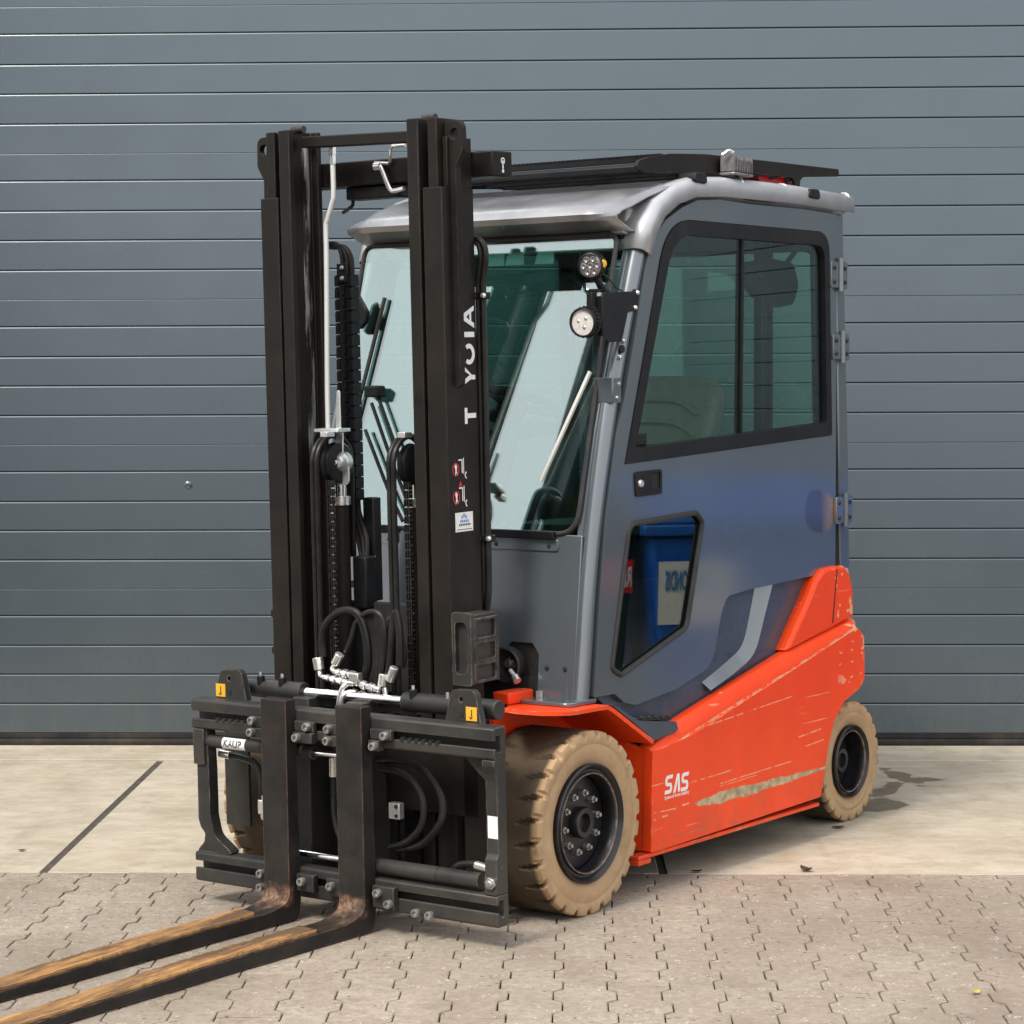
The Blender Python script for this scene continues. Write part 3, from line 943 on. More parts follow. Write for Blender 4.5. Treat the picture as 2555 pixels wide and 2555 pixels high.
# front closing wall of the side box and the lip at its foot
for s_ in (1, -1):
    f_ = (lambda y: y) if s_ > 0 else mir
    p = MB()
    p.add([(-0.372, f_(-0.046), 0.135), (-0.350, f_(-0.30), 0.135), (-0.350, f_(-0.30), 0.56), (-0.382, f_(-0.046), 0.462),
           (-0.395, f_(-0.046), 0.135), (-0.375, f_(-0.30), 0.135), (-0.375, f_(-0.30), 0.56), (-0.405, f_(-0.046), 0.462)],
          [(0, 1, 2, 3), (4, 7, 6, 5), (0, 4, 5, 1), (1, 5, 6, 2), (2, 6, 7, 3), (3, 7, 4, 0)])
    p.build('wheel_arch_wall', 'red_paint', fl, 0.003)
    p = MB(); p.box(-0.30, -1.52, f_(-0.016), f_(-0.06), 0.118, 0.1315)
    p.box(-0.30, -0.375, f_(-0.016), f_(-0.14), 0.100, 0.117)
    p.build('sill', 'red_paint', fl, 0.003)
ch = MB()
ch.box(-0.41, -1.60, -0.05, mir(-0.05), 0.145, 0.455)
ch.box(0.16, -0.36, -0.29, mir(-0.29), 0.12, 0.60)
ch.box(-1.62, -2.1, -0.30, mir(-0.30), 0.20, 0.52)
ch.build('underframe', 'dark_void', fl)
axl = MB(); axl.cyl((0, -0.14, 0.2875), (0, mir(-0.14), 0.2875), 0.085, 20); axl.build('axle', 'dark_void', fl)
axl = MB(); axl.cyl((-1.9, -0.16, 0.2265), (-1.9, mir(-0.16), 0.2265), 0.05, 16); axl.build('axle', 'dark_void', fl)
# counterweight: plan tapers towards the rear
cwp = [(-1.56, 0.0), (-1.862, 0.0), (-2.10, -0.16), (-2.18, -0.30), (-2.18, mir(-0.30)), (-2.10, mir(-0.16)), (-1.862, mir(0)), (-1.56, mir(0))]
cwp = [(x, y - 0.047 if y > YC else y + 0.047) for x, y in cwp]
p = MB(); p.xy(cwp, 0.50, 0.772)
p.build('counterweight', 'red_paint', fl, 0.02, seg=3)
# upper horn of the counterweight beside the cab
horn = roundpoly([(-1.302, 0.700), (-1.464, 0.868), (-1.529, 0.945), (-1.585, 0.978), (-1.67, 0.983), (-1.742, 0.980), (-1.785, 0.950), (-1.811, 0.888), (-1.818, 0.785)], [0.0, 0.2, 0.1, 0.03, 0.02, 0.02, 0.03, 0.03, 0.0], 4)
for ya, yb in ((-0.032, -0.20), (mir(-0.032), mir(-0.20))):
    p = MB(); p.xz(horn, ya, yb)
    ho = p.build('counterweight_horn', 'red_paint', fl, 0.014, seg=3)
    sm = MB()
    e_ = 0.0016 if ya > YC else -0.0016
    sm.xz([(-1.642, 0.775), (-1.675, 0.972), (-1.681, 0.972), (-1.648, 0.775)], ya + e_, ya - e_)
    sm.build('seam', 'dark_void', ho)
p = MB(); p.box(-1.70, -2.12, -0.201, mir(-0.201), 0.773, 0.955)
p.build('rear_hood', 'red_paint', fl, 0.03, seg=3)

# near front fender: folded plate over the wheel
def fender(f_):
    prof = [(0.325, 0.664), (0.28, 0.654), (0.22, 0.645), (0.16, 0.640), (0.12, 0.637), (0.078, 0.635), (0.02, 0.634), (-0.03, 0.634), (-0.096, 0.632), (-0.13, 0.617), (-0.361, 0.490)]
    p = MB(); vs, fs = [], []
    n = 4
    for i, (x, z) in enumerate(prof):
        if i == 0: t = Vector((prof[1][0] - x, prof[1][1] - z))
        elif i == len(prof) - 1: t = Vector((x - prof[i - 1][0], z - prof[i - 1][1]))
        else: t = Vector((prof[i + 1][0] - prof[i - 1][0], prof[i + 1][1] - prof[i - 1][1]))
        t.normalize(); nn = Vector((t.y, -t.x)) * 0.014
        if nn.y < 0: nn = -nn
        yo = 0.0 - (0.110 * max(0, (x - 0.10) / 0.22) ** 2.0 if x > 0.10 else 0.0)
        yi = -0.31 if x < 0.06 else (-0.262 if x < 0.10 else -0.238 + (x - 0.104) * 0.575)
        vs += [(x, f_(yo), z), (x, f_(yi), z), (x + nn.x, f_(yi), z + nn.y), (x + nn.x, f_(yo), z + nn.y)]
    for i in range(len(prof) - 1):
        for k in range(n):
            fs.append((i * n + k, i * n + (k + 1) % n, (i + 1) * n + (k + 1) % n, (i + 1) * n + k))
    fs += [(0, 1, 2, 3), tuple((len(prof) - 1) * n + k for k in range(n))]
    p.add(vs, fs)
    return p
for f_ in (lambda y: y, mir):
    fd = fender(f_).build('fender', 'red_paint', fl, 0.003, smooth=25)
    p = MB(); p.box(-0.03, 0.105, f_(-0.236), f_(-0.30), 0.650, 0.688)
    p.build('fender_block', 'red_paint', fd, 0.006)
    p = MB(); p.box(-0.34, 0.150, f_(-0.262), f_(-0.28), 0.30, 0.632)
    p.build('inner_fender', 'red_paint', fd)
# step between fender and side box
for f_ in (lambda y: y, mir):
    p = MB()
    p.xz(roundpoly([(-0.155, 0.640), (-0.215, 0.612), (-0.300, 0.572), (-0.42, 0.556), (-0.530, 0.543), (-0.545, 0.512), (-0.385, 0.496), (-0.350, 0.524), (-0.165, 0.628)], [0.004, 0.03, 0.05, 0.01, 0.008, 0.01, 0.01, 0.02, 0.004], 3), f_(-0.016), f_(-0.30))
    stp = p.build('step', 'cab_panel', fl, 0.004)
    p = MB(); p.add([(-0.300, f_(-0.03), 0.569), (-0.525, f_(-0.03), 0.548), (-0.525, f_(-0.24), 0.548), (-0.300, f_(-0.24), 0.569), (-0.300, f_(-0.03), 0.580), (-0.525, f_(-0.03), 0.559), (-0.525, f_(-0.24), 0.559), (-0.300, f_(-0.24), 0.580)],
                    [(0, 3, 2, 1), (4, 5, 6, 7), (0, 1, 5, 4), (1, 2, 6, 5), (2, 3, 7, 6), (3, 0, 4, 7)])
    gm = p.build('step_mat', 'black_rubber', stp, 0.002)
    for i in range(5):
        x = -0.325 - i * 0.042
        q = MB(); zt = 0.580 - (-0.300 - x) * 0.0933
        q.box(x, x - 0.022, f_(-0.034), f_(-0.020), zt - 0.002, zt + 0.004)
        q.build('step_tooth', 'black_rubber', stp, 0.002)

# ---------------------------------------------------------------- battery side panel under the door
pan = [(-0.13, 0.67), (-0.30, 0.57), (-0.38, 0.515), (-0.543, 0.515), (-1.298, 0.68), (-1.48, 0.85), (-1.60, 0.95), (-1.73, 0.99), (-1.73, 1.01), (-0.13, 1.01)]
for f_ in (lambda y: y, mir):
    p = MB(); p.xz(pan, f_(-0.082), f_(-0.12))
    po = p.build('side_panel', 'cab_panel', fl, 0.003)
    q = MB()
    up_ = catmull([(-1.172, 0.978, 0), (-1.128, 0.86, 0), (-1.074, 0.748, 0), (-0.98, 0.700, 0), (-0.80, 0.640, 0)], 5)
    dn_ = catmull([(-1.262, 0.978, 0), (-1.190, 0.84, 0), (-1.118, 0.716, 0), (-1.00, 0.662, 0), (-0.82, 0.612, 0)], 5)
    vs, fs = [], []
    for a_, b_ in zip(up_, dn_):
        vs += [(a_.x, f_(-0.0815), a_.y), (b_.x, f_(-0.058), b_.y), (b_.x - 0.012, f_(-0.0815), b_.y - 0.006)]
    for i_ in range(len(up_) - 1):
        for k_ in range(2): fs.append((i_ * 3 + k_, i_ * 3 + k_ + 1, (i_ + 1) * 3 + k_ + 1, (i_ + 1) * 3 + k_))
        fs.append((i_ * 3 + 2, i_ * 3, (i_ + 1) * 3, (i_ + 1) * 3 + 2))
    fs += [(0, 1, 2), ((len(up_) - 1) * 3, (len(up_) - 1) * 3 + 1, (len(up_) - 1) * 3 + 2)]
    q.add(vs, fs)
    q.build('panel_ridge', 'cab_paint', po)

# ---------------------------------------------------------------- cab frame
PX = [(-0.072, 0.640), (-0.094, 0.82), (-0.113, 0.99), (-0.150, 1.216), (-0.218, 1.50), (-0.278, 1.70), (-0.345, 1.90), (-0.413, 2.09), (-0.452, 2.165), (-0.525, 2.230), (-0.640, 2.278), (-0.78, 2.298), (-1.0, 2.306), (-1.40, 2.310), (-1.80, 2.306)]
def pillar_x(z):
    for (xa, za), (xb, zb) in zip(PX, PX[1:]):
        if za <= z <= zb: return xa + (xb - xa) * (z - za) / (zb - za)
    return PX[0][0]
CABN, CABF = -0.092, mir(-0.092)
for y in (CABN, CABF):
    q = MB(); q.tube([(x, y, z) for x, z in PX[:8]], 0.031, 14, 4)
    po = q.build('front_pillar', 'cab_paint', fl)
    q = MB(); q.tube([(x, y, z) for x, z in PX[7:]], 0.0335, 14, 4)
    q.build('roof_rail', 'roof_trim_white', fl)
    q = MB()                                    # flange welded along the pillar, towards the windscreen
    s_ = -1 if y > YC else 1
    vs, fs = [], []
    for x, z in PX[:8]:
        vs += [(x + 0.030, y + s_ * 0.012, z), (x + 0.034, y + s_ * 0.030, z), (x + 0.022, y + s_ * 0.030, z), (x + 0.018, y + s_ * 0.012, z)]
    for i in range(7):
        for k in range(4): fs.append((i * 4 + k, i * 4 + (k + 1) % 4, (i + 1) * 4 + (k + 1) % 4, (i + 1) * 4 + k))
    q.add(vs, fs); q.build('pillar_flange', 'cab_paint', po)
    q = MB(); q.xy(roundpoly([(0.045, y - 0.165 if y > YC else y - 0.045), (0.045, y + 0.045 if y > YC else y + 0.165), (-0.125, y + 0.045 if y > YC else y + 0.165), (-0.125, y - 0.165 if y > YC else y - 0.045)], 0.035, 4), 0.6485, 0.662)
    q.build('pillar_foot', 'cab_paint', po, 0.003)
# rear pillars
for f_ in (lambda y: y, mir):
    q = MB(); q.xz([(-1.728, 2.275), (-1.790, 2.275), (-1.838, 1.381), (-1.852, 0.965), (-1.778, 0.965), (-1.765, 1.38)], f_(-0.070), f_(-0.125))
    q.build('rear_pillar', 'cab_paint', fl, 0.005)
# windscreen and panel below follow one curved profile
WS = [(1.160, -0.096), (1.40, -0.157), (1.65, -0.2205), (1.90, -0.284), (2.145, -0.3465)]
def ws_x(z):
    if z <= WS[0][0]: return -0.045 + (z - 0.65) * (-0.053 / 0.51)
    for (za, xa), (zb, xb) in zip(WS, WS[1:]):
        if za <= z <= zb: return xa + (xb - xa) * (z - za) / (zb - za)
    return WS[-1][1]
def sheet(name, mat, loop, th, parent, off=0.0, nz=22):
    """a sheet following the windscreen profile inside a rounded y/z outline (convex); rows of constant z"""
    zs = [p[1] for p in loop]; z0, z1 = min(zs), max(zs)
    rows = []
    for i in range(nz + 1):
        t = i / nz
        z = z0 + (z1 - z0) * (0.5 - 0.5 * math.cos(math.pi * t))
        z = min(max(z, z0 + 1e-5), z1 - 1e-5)
        xs = []
        for a, b in zip(loop, loop[1:] + loop[:1]):
            if (a[1] - z) * (b[1] - z) <= 0 and a[1] != b[1]:
                xs.append(a[0] + (b[0] - a[0]) * (z - a[1]) / (b[1] - a[1]))
        rows.append((z, min(xs), max(xs)))
    q = MB(); vs, fs = [], []
    for z, ya, yb in rows:
        x = ws_x(z) + off
        vs += [(x, ya, z), (x, yb, z), (x - th, yb, z), (x - th, ya, z)]
    for i in range(len(rows) - 1):
        for k in range(4): fs.append((i * 4 + k, i * 4 + (k + 1) % 4, (i + 1) * 4 + (k + 1) % 4, (i + 1) * 4 + k))
    L = (len(rows) - 1) * 4
    fs += [(0, 1, 2, 3), (L, L + 1, L + 2, L + 3)]
    q.add(vs, fs)
    return q.build(name, mat, parent, smooth=30)
wsl = roundpoly([(-0.118, 1.176), (-0.118, 2.132), (mir(-0.118), 2.132), (mir(-0.118), 1.176)], [0.075, 0.04, 0.04, 0.075], 6)
wscreen = sheet('windscreen', 'screen_glass', wsl, 0.006, fl, 0.004)
# rubber seal round the glass
q = MB(); q.tube([(ws_x(z) + 0.004, y, z) for y, z in wsl] + [(ws_x(wsl[0][1]) + 0.004, *wsl[0])], 0.0085, 8, 0)
q.build('windscreen_seal', 'black_rubber', wscreen)
# header above the glass: black band
hd = MB(); hd.box(-0.372, -0.405, -0.125, mir(-0.125), 2.118, 2.162)
hd.build('header', 'black_plastic', fl, 0.004)
# front panel with the lamp cut-outs
def fpz(y, z, w_): return (ws_x(z) + 0.004 - w_, y, z)
fp = [(-0.095, 0.650), (-0.232, 0.650), (-0.236, 0.795), (-0.262, 0.828), (-0.345, 0.828), (-0.372, 0.795), (-0.40, 0.70), (mir(-0.40), 0.70), (mir(-0.372), 0.795), (mir(-0.345), 0.828), (mir(-0.262), 0.828), (mir(-0.236), 0.795), (mir(-0.232), 0.650), (mir(-0.095), 0.650), (mir(-0.095), 1.174), (-0.095, 1.174)]
q = MB(); q.ext(fp, fpz, 0.0, 0.010)
fpo = q.build('front_panel', 'cab_paint', fl, 0.002)
for y, z in ((-0.200, 0.754), (-0.131, 0.755)):
    b_ = MB(); b_.lathe([(0.0, 0.006), (0.006, 0.005), (0.009, 0.0), (0.009, -0.006)], (ws_x(z) + 0.004, y, z), (1, 0, 0), 14); b_.build('plug', 'black_rubber', fpo)
b_ = MB(); b_.cyl((ws_x(.67) + 0.012, -0.219, 0.6625), (ws_x(.67) + 0.012, -0.219, 0.682), 0.012, 6); b_.build('foot_bolt', 'zinc', fpo)
# lower screen retainers
for ya, yb in ((-0.180, -0.462), (-0.828, -1.10)):
    b_ = MB(); x = ws_x(1.15) + 0.010
    b_.ext(roundpoly([(ya, 1.122), (ya, 1.160), (yb, 1.160), (yb, 1.122)], 0.012, 3), lambda u, v, w_: (ws_x(v) + 0.006 + w_, u, v), 0, 0.004)
    ro2 = b_.build('screen_retainer', 'cab_paint', fl, 0.001)
    b_ = MB(); b_.box(x - 0.004, x + 0.016, ya - 0.01, yb + 0.01, 1.160, 1.186); b_.build('retainer_rail', 'black_plastic', ro2, 0.003)
    for yy in (ya - 0.035, yb + 0.04):
        b_ = MB(); b_.lathe([(0.0, 0.006), (0.005, 0.005), (0.008, 0.0), (0.008, -0.004)], (ws_x(1.138) + 0.010, yy, 1.138), (1, 0, 0), 12); b_.build('retainer_screw', 'black_rubber', ro2)
# dark bay behind the lamp cut-out, with headlamp
for f_ in (lambda y: y, mir):
    b_ = MB(); b_.box(-0.075, -0.25, f_(-0.20), f_(-0.56), 0.60, 0.90); b_.build('lamp_bay', 'dark_void', fl)
    lm = MB(); lm.lathe([(0.0, -0.03), (0.045, -0.028), (0.056, 0.0), (0.058, 0.035), (0.052, 0.038), (0.044, 0.010), (0.018, -0.004), (0.0, -0.005)], (-0.035, f_(-0.335), 0.762), (1, 0.12, -0.05), 28)
    lo = lm.build('headlamp', 'black_rubber', fl)
    lm = MB(); lm.lathe([(0.0, 0.030), (0.012, 0.029), (0.018, 0.020), (0.024, 0.004), (0.026, -0.004)], (-0.033, f_(-0.325), 0.765), (1, 0.1, 0), 18); lm.build('bulb_holder', 'lamp_reflector', lo)
    lm = MB(); lm.cyl((0.0, f_(-0.305), 0.745), (0.012, f_(-0.272), 0.718), 0.008, 10); lm.cyl((0.008, f_(-0.282), 0.727), (0.014, f_(-0.268), 0.714), 0.013, 10); lm.build('cable_plug', 'zinc', lo)

# roof ---------------------------------------------------------------
RP = [(-1.835, 2.338), (-1.40, 2.345), (-1.00, 2.342), (-0.72, 2.326), (-0.58, 2.303), (-0.45, 2.272), (-0.33, 2.236), (-0.282, 2.222), (-0.256, 2.206), (-0.248, 2.190), (-0.255, 2.176), (-0.332, 2.147), (-0.392, 2.143)]
q = MB(); vs, fs = [], []
ny = 10
for i, (x, z) in enumerate(RP):
    wn = -0.060 if i < 5 else (-0.075 if i < 6 else -0.085)
    for k in range(ny + 1):
        t = k / ny
        y = wn + (mir(wn) - wn) * t
        e = min(t, 1 - t)
        drop = 0.020 * max(0, 1 - e / 0.10) ** 2 if i >= 5 else 0.008 * max(0, 1 - e / 0.1) ** 2
        vs.append((x - (0.035 * max(0, 1 - e / 0.08) ** 2 if i >= 6 else 0), y, z - (drop if i < 9 else 0)))
n_ = ny + 1
for i in range(len(RP) - 1):
    for k in range(ny):
        fs.append((i * n_ + k, i * n_ + k + 1, (i + 1) * n_ + k + 1, (i + 1) * n_ + k))
q.add(vs, fs)
ro3 = q.build('roof', 'roof_silver', fl, smooth=32)
so_ = ro3.modifiers.new('thickness', 'SOLIDIFY'); so_.thickness = 0.006; so_.offset = 1
# white drip strip under the visor
q = MB(); q.add([(-0.350, -0.105, 2.158), (-0.350, mir(-0.105), 2.158), (-0.380, mir(-0.105), 2.150), (-0.380, -0.105, 2.150), (-0.352, -0.105, 2.135), (-0.352, mir(-0.105), 2.135), (-0.380, mir(-0.105), 2.130), (-0.380, -0.105, 2.130)],
                [(0, 3, 2, 1), (4, 5, 6, 7), (0, 1, 5, 4), (1, 2, 6, 5), (2, 3, 7, 6), (3, 0, 4, 7)])
q.build('drip_strip', 'roof_trim_white', ro3, 0.002)
# moulded corner shells that wrap the front roof corners
for f_ in (lambda y: y, mir):
    q = MB(); vs, fs = [], []
    path = [(-0.398, 2.075), (-0.430, 2.155), (-0.490, 2.222), (-0.580, 2.272), (-0.700, 2.305), (-0.9, 2.320), (-1.40, 2.328), (-1.835, 2.322)]
    for i, (x, z) in enumerate(path):
        tx, tz = (path[min(i + 1, 7)][0] - path[max(i - 1, 0)][0]), (path[min(i + 1, 7)][1] - path[max(i - 1, 0)][1])
        l_ = math.hypot(tx, tz); nx, nz_ = tz / l_, -tx / l_
        if nz_ < 0 or (i == 0): nx, nz_ = abs(nx), abs(nz_)
        wy = -0.145 if i < 4 else -0.125
        sec = [(-0.046, -0.036), (-0.046, 0.012), (-0.056, 0.026), (-0.075, 0.032), (wy, 0.026), (wy, 0.012)]
        for yy, h_ in sec:
            vs.append((x + nx * h_, f_(yy), z + nz_ * h_))
    m6 = 6
    for i in range(len(path) - 1):
        for k in range(m6 - 1):
            fs.append((i * m6 + k, i * m6 + k + 1, (i + 1) * m6 + k + 1, (i + 1) * m6 + k))
    q.add(vs, fs)
    shl = q.build('roof_edge_shell', 'roof_trim_white', ro3, smooth=40)
    sd_ = shl.modifiers.new('thickness', 'SOLIDIFY'); sd_.thickness = 0.004
    for x in (-1.02, -1.33, -1.80):
        b_ = MB(); b_.tube([(x, f_(-0.052), 2.318), (x - 0.005, f_(-0.060), 2.350), (x - 0.008, f_(-0.085), 2.358)], 0.006, 8, 3); b_.build('roof_clip', 'zinc', ro3)
liner = MB(); liner.box(-0.42, -1.76, -0.14, mir(-0.14), 2.222, 2.262)
liner.build('headliner', 'cab_liner', fl, 0.01)
vs_ = MB(); vs_.xz([(-0.40, 2.085), (-0.46, 2.085), (-0.60, 2.222), (-0.42, 2.222)], -0.13, mir(-0.13)); vs_.build('header_liner', 'cab_liner', fl, 0.01)
# roof guard of slats above -------------------------------------------
gs = roundpoly([(-0.440, 2.352), (-0.455, 2.374), (-0.513, 2.390), (-0.654, 2.413), (-0.873, 2.429), (-1.103, 2.435), (-1.836, 2.451), (-1.836, 2.424), (-1.562, 2.402), (-1.538, 2.388), (-1.536, 2.350), (-1.500, 2.348), (-1.498, 2.386), (-1.470, 2.394), (-1.103, 2.384), (-0.770, 2.358), (-0.748, 2.345), (-0.745, 2.318), (-0.705, 2.316), (-0.702, 2.346), (-0.690, 2.352), (-0.50, 2.338)],
                [0.012, 0.012, 0.06, 0.1, 0.1, 0.1, 0.008, 0.008, 0.02, 0.015, 0.002, 0.002, 0.015, 0.02, 0.1, 0.02, 0.015, 0.002, 0.002, 0.01, 0.01, 0.02], 3)
grd = None
for ya in (-0.112, mir(-0.112) ):
    s_ = -1 if ya > YC else 1
    q = MB(); q.xz(gs, ya, ya + s_ * 0.012)
    o_ = q.build('roof_guard' if grd is None else 'guard_side', 'mast_black', fl if grd is None else grd, 0.002)
    if grd is None: grd = o_
for i in range(10):
    x = -0.47 - i * 0.112
    z = 2.352 + 0.040 * min(1, (i / 4.0)) ** 0.7
    q = MB()
    a = -0.35
    q.add([(x, -0.124, z - 0.012), (x, mir(-0.124), z - 0.012), (x - 0.080, mir(-0.124), z + 0.006), (x - 0.080, -0.124, z + 0.006),
           (x, -0.124, z + 0.008), (x, mir(-0.124), z + 0.008), (x - 0.080, mir(-0.124), z + 0.022), (x - 0.080, -0.124, z + 0.022)],
          [(0, 3, 2, 1), (4, 5, 6, 7), (0, 1, 5, 4), (1, 2, 6, 5), (2, 3, 7, 6), (3, 0, 4, 7)])
    q.build('slat', 'black_plastic', grd, 0.003)
q = MB(); q.box(-0.62, -0.64, -0.124, mir(-0.124), 2.388, 2.406)
for i in range(60):
    q.box(-0.618, -0.642, -0.135 - i * 0.0168, -0.144 - i * 0.0168, 2.406, 2.412)
q.build('toothed_bar', 'black_plastic', grd)
for x in (-0.727, -1.518):
    for f_ in (lambda y: y, mir):
        q = MB(); q.xz(roundpoly([(x + 0.045, 2.318), (x - 0.045, 2.316), (x - 0.035, 2.352), (x + 0.030, 2.352)], 0.014, 3), f_(-0.040), f_(-0.110))
        q.build('guard_clamp', 'black_plastic', grd, 0.006)
# clear LED flood lamp on the guard
q = MB(); q.box(-0.955, -1.070, -0.050, -0.105, 2.372, 2.424)
lp = q.build('roof_lamp', 'lamp_clear', fl, 0.008)
for i in range(8):
    q = MB(); x = -0.950 - i * 0.017
    q.box(x - 0.004, x - 0.008, -0.045, -0.100, 2.376, 2.428); q.build('cooling_fin', 'lamp_clear', lp)
q = MB(); q.box(-0.945, -1.080, -0.042, -0.100, 2.362, 2.371); q.build('lamp_lip', 'lamp_clear', lp, 0.003)
q = MB(); q.tube([(-0.955, -0.05, 2.436), (-0.942, -0.06, 2.443), (-0.930, -0.08, 2.428)], 0.005, 8, 4); q.build('lamp_wire', 'zinc', lp)
# red beacon base behind the guard
q = MB(); q.xz([(-1.320, 2.349), (-1.600, 2.349), (-1.560, 2.402), (-1.285, 2.396)], -0.145, -0.24); q.build('rear_flasher', 'beacon_red', fl, 0.006)

# ---------------------------------------------------------------- doors
dout = [(-0.107, 0.664), (-0.225, 0.664), (-0.283, 0.629), (-0.352, 0.614), (-0.60, 0.640), (-0.80, 0.688), (-0.845, 0.735), (-0.890, 0.870), (-0.930, 0.925), (-1.10, 0.938), (-1.703, 0.961), (-1.715, 0.962), (-1.720, 2.274), (-1.456, 2.277), (-1.083, 2.271), (-0.877, 2.273), (-0.735, 2.262), (-0.640, 2.233), (-0.534, 2.185), (-0.470, 2.132), (-0.428, 2.075), (-0.298, 1.645), (-0.238, 1.483), (-0.175, 1.216), (-0.145, 0.991)]
dout = roundpoly(dout, [0.005, 0.02, 0.02, 0.02, 0.1, 0.04, 0.05, 0.04, 0.05, 0.2, 0.003, 0.003, 0.004, 0.1, 0.1, 0.1, 0.08, 0.08, 0.06, 0.05, 0.05, 0.1, 0.1, 0.1, 0.1], 4)
win = roundpoly([(-0.283, 1.393), (-1.682, 1.464), (-1.655, 2.206), (-0.540, 2.192)], [0.004, 0.004, 0.085, 0.21], 9)
low = roundpoly([(-0.308, 1.205), (-0.722, 1.224), (-0.768, 1.190), (-0.664, 0.836), (-0.262, 0.716), (-0.200, 0.742)], [0.05, 0.02, 0.03, 0.05, 0.03, 0.03], 6)
def inset(poly, d):
    out = []
    L = len(poly)
    ar = sum(poly[i][0] * poly[(i + 1) % L][1] - poly[(i + 1) % L][0] * poly[i][1] for i in range(L))
    s_ = 1 if ar > 0 else -1
    for i in range(L):
        a, b, c = Vector(poly[i - 1]), Vector(poly[i]), Vector(poly[(i + 1) % L])
        e1, e2 = (b - a), (c - b)
        if e1.length < 1e-7 or e2.length < 1e-7: out.append(tuple(b)); continue
        n1 = Vector((-e1.y, e1.x)).normalized() * s_; n2 = Vector((-e2.y, e2.x)).normalized() * s_
        nb = (n1 + n2)
        nb = nb / max(0.3, nb.length_squared) * 2
        p = b + nb * d
        out.append((p.x, p.y))
    return out
for near in (True, False):
    f_ = (lambda y: y) if near else mir
    q = MB(); q.xz(dout, f_(-0.058), f_(-0.080), [win, low])
    do = q.build('cab_door', 'cab_paint', fl, 0.003, smooth=30)
    # upper window frame: black surround, deeper along the foot
    wi = roundpoly([(-0.345, 1.443), (-1.640, 1.512), (-1.618, 2.155), (-0.580, 2.142)], [0.006, 0.01, 0.06, 0.17], 9)
    q = MB(); q.xz(inset(win, 0.002), f_(-0.054), f_(-0.094), [wi])
    wfr = q.build('window_frame', 'black_plastic', do)
    q = MB(); q.xz(inset(wi, -0.004), f_(-0.070), f_(-0.075)); q.build('window_pane', 'green_glass', do, smooth=20)
    q = MB(); q.xz([(-1.026, 1.482), (-1.040, 1.4825), (-1.052, 2.150), (-1.038, 2.150)], f_(-0.062), f_(-0.090)); q.build('window_divider', 'black_plastic', do, 0.002)
    q = MB(); q.xz([(-1.60, 1.50), (-1.64, 1.502), (-1.625, 2.14), (-1.575, 2.14)], f_(-0.076), f_(-0.092)); q.build('sliding_sash', 'black_plastic', do, 0.003)
    q = MB(); q.box(-0.365, -0.43, f_(-0.064), f_(-0.085), 1.449, 1.492); q.build('window_latch', 'black_plastic', do, 0.006)
    # lower window with rubber profile
    q = MB(); q.xz(inset(low, -0.003), f_(-0.066), f_(-0.071)); q.build('lower_pane', 'dark_glass', do, smooth=20)
    q = MB(); lo_ = inset(low, 0.004); q.tube([(x, f_(-0.058), z) for x, z in lo_] + [(lo_[0][0], f_(-0.058), lo_[0][1])], 0.0095, 8, 0); q.build('pane_seal', 'black_rubber', do)
    # handle
    q = MB(); q.xz(roundpoly([(-0.337, 1.368), (-0.500, 1.373), (-0.500, 1.292), (-0.345, 1.287)], 0.012, 3), f_(-0.051), f_(-0.066), [roundpoly([(-0.435, 1.362), (-0.488, 1.364), (-0.488, 1.308), (-0.435, 1.305)], 0.005, 2)])
    hn = q.build('door_handle', 'black_plastic', do, 0.003)
    q = MB(); q.box(-0.430, -0.493, f_(-0.0565), f_(-0.0570), 1.300, 1.368); q.build('handle_recess', 'dark_void', hn)
    q = MB(); q.lathe([(0.0, 0.006), (0.010, 0.006), (0.013, 0.001), (0.013, -0.004)], (-0.368, f_(-0.050), 1.330), (0, 1 if near else -1, 0), 20); q.build('lock_barrel', 'zinc', hn)
    # hinges
    for z0, z1, x0 in ((2.004, 2.100, -1.655), (1.742, 1.834, -1.672), (1.136, 1.236, -1.700)):
        q = MB(); q.xz(roundpoly([(x0, z1), (x0 - 0.058, z1), (x0 - 0.058, z0), (x0, z0)], 0.012, 3), f_(-0.046), f_(-0.058))
        q.xz(roundpoly([(x0 - 0.082, z1 + 0.004), (x0 - 0.135, z1 + 0.004), (x0 - 0.135, z0 - 0.002), (x0 - 0.082, z0 - 0.002)], 0.010, 3), f_(-0.050), f_(-0.069))
        hg = q.build('hinge', 'cab_paint', do, 0.002)
        q = MB(); q.cyl((x0 - 0.070, f_(-0.046), z0 - 0.012), (x0 - 0.070, f_(-0.046), z1 + 0.014), 0.012, 14); q.build('hinge_pin', 'cab_paint', hg)
        for bx, bz in ((x0 - 0.022, z1 - 0.022), (x0 - 0.022, z0 + 0.022), (x0 - 0.110, z1 - 0.022), (x0 - 0.110, z0 + 0.022)):
            q = MB(); q.lathe([(0.0, 0.007), (0.006, 0.006), (0.009, 0.0), (0.009, -0.004)], (bx, f_(-0.0455 if bx > x0 - 0.05 else -0.0495), bz), (0, 1 if near else -1, 0), 12); q.build('hinge_bolt', 'black_rubber', hg)
    # door edge shadow gap strip along the roof
    q = MB(); q.tube([(x, f_(-0.074), z + 0.012) for x, z in ((-0.425, 2.085), (-0.47, 2.142), (-0.54, 2.194), (-0.64, 2.242), (-0.735, 2.270), (-0.877, 2.282), (-1.083, 2.280), (-1.456, 2.286), (-1.72, 2.284))], 0.010, 8, 3); q.build('door_gasket', 'black_rubber', do)
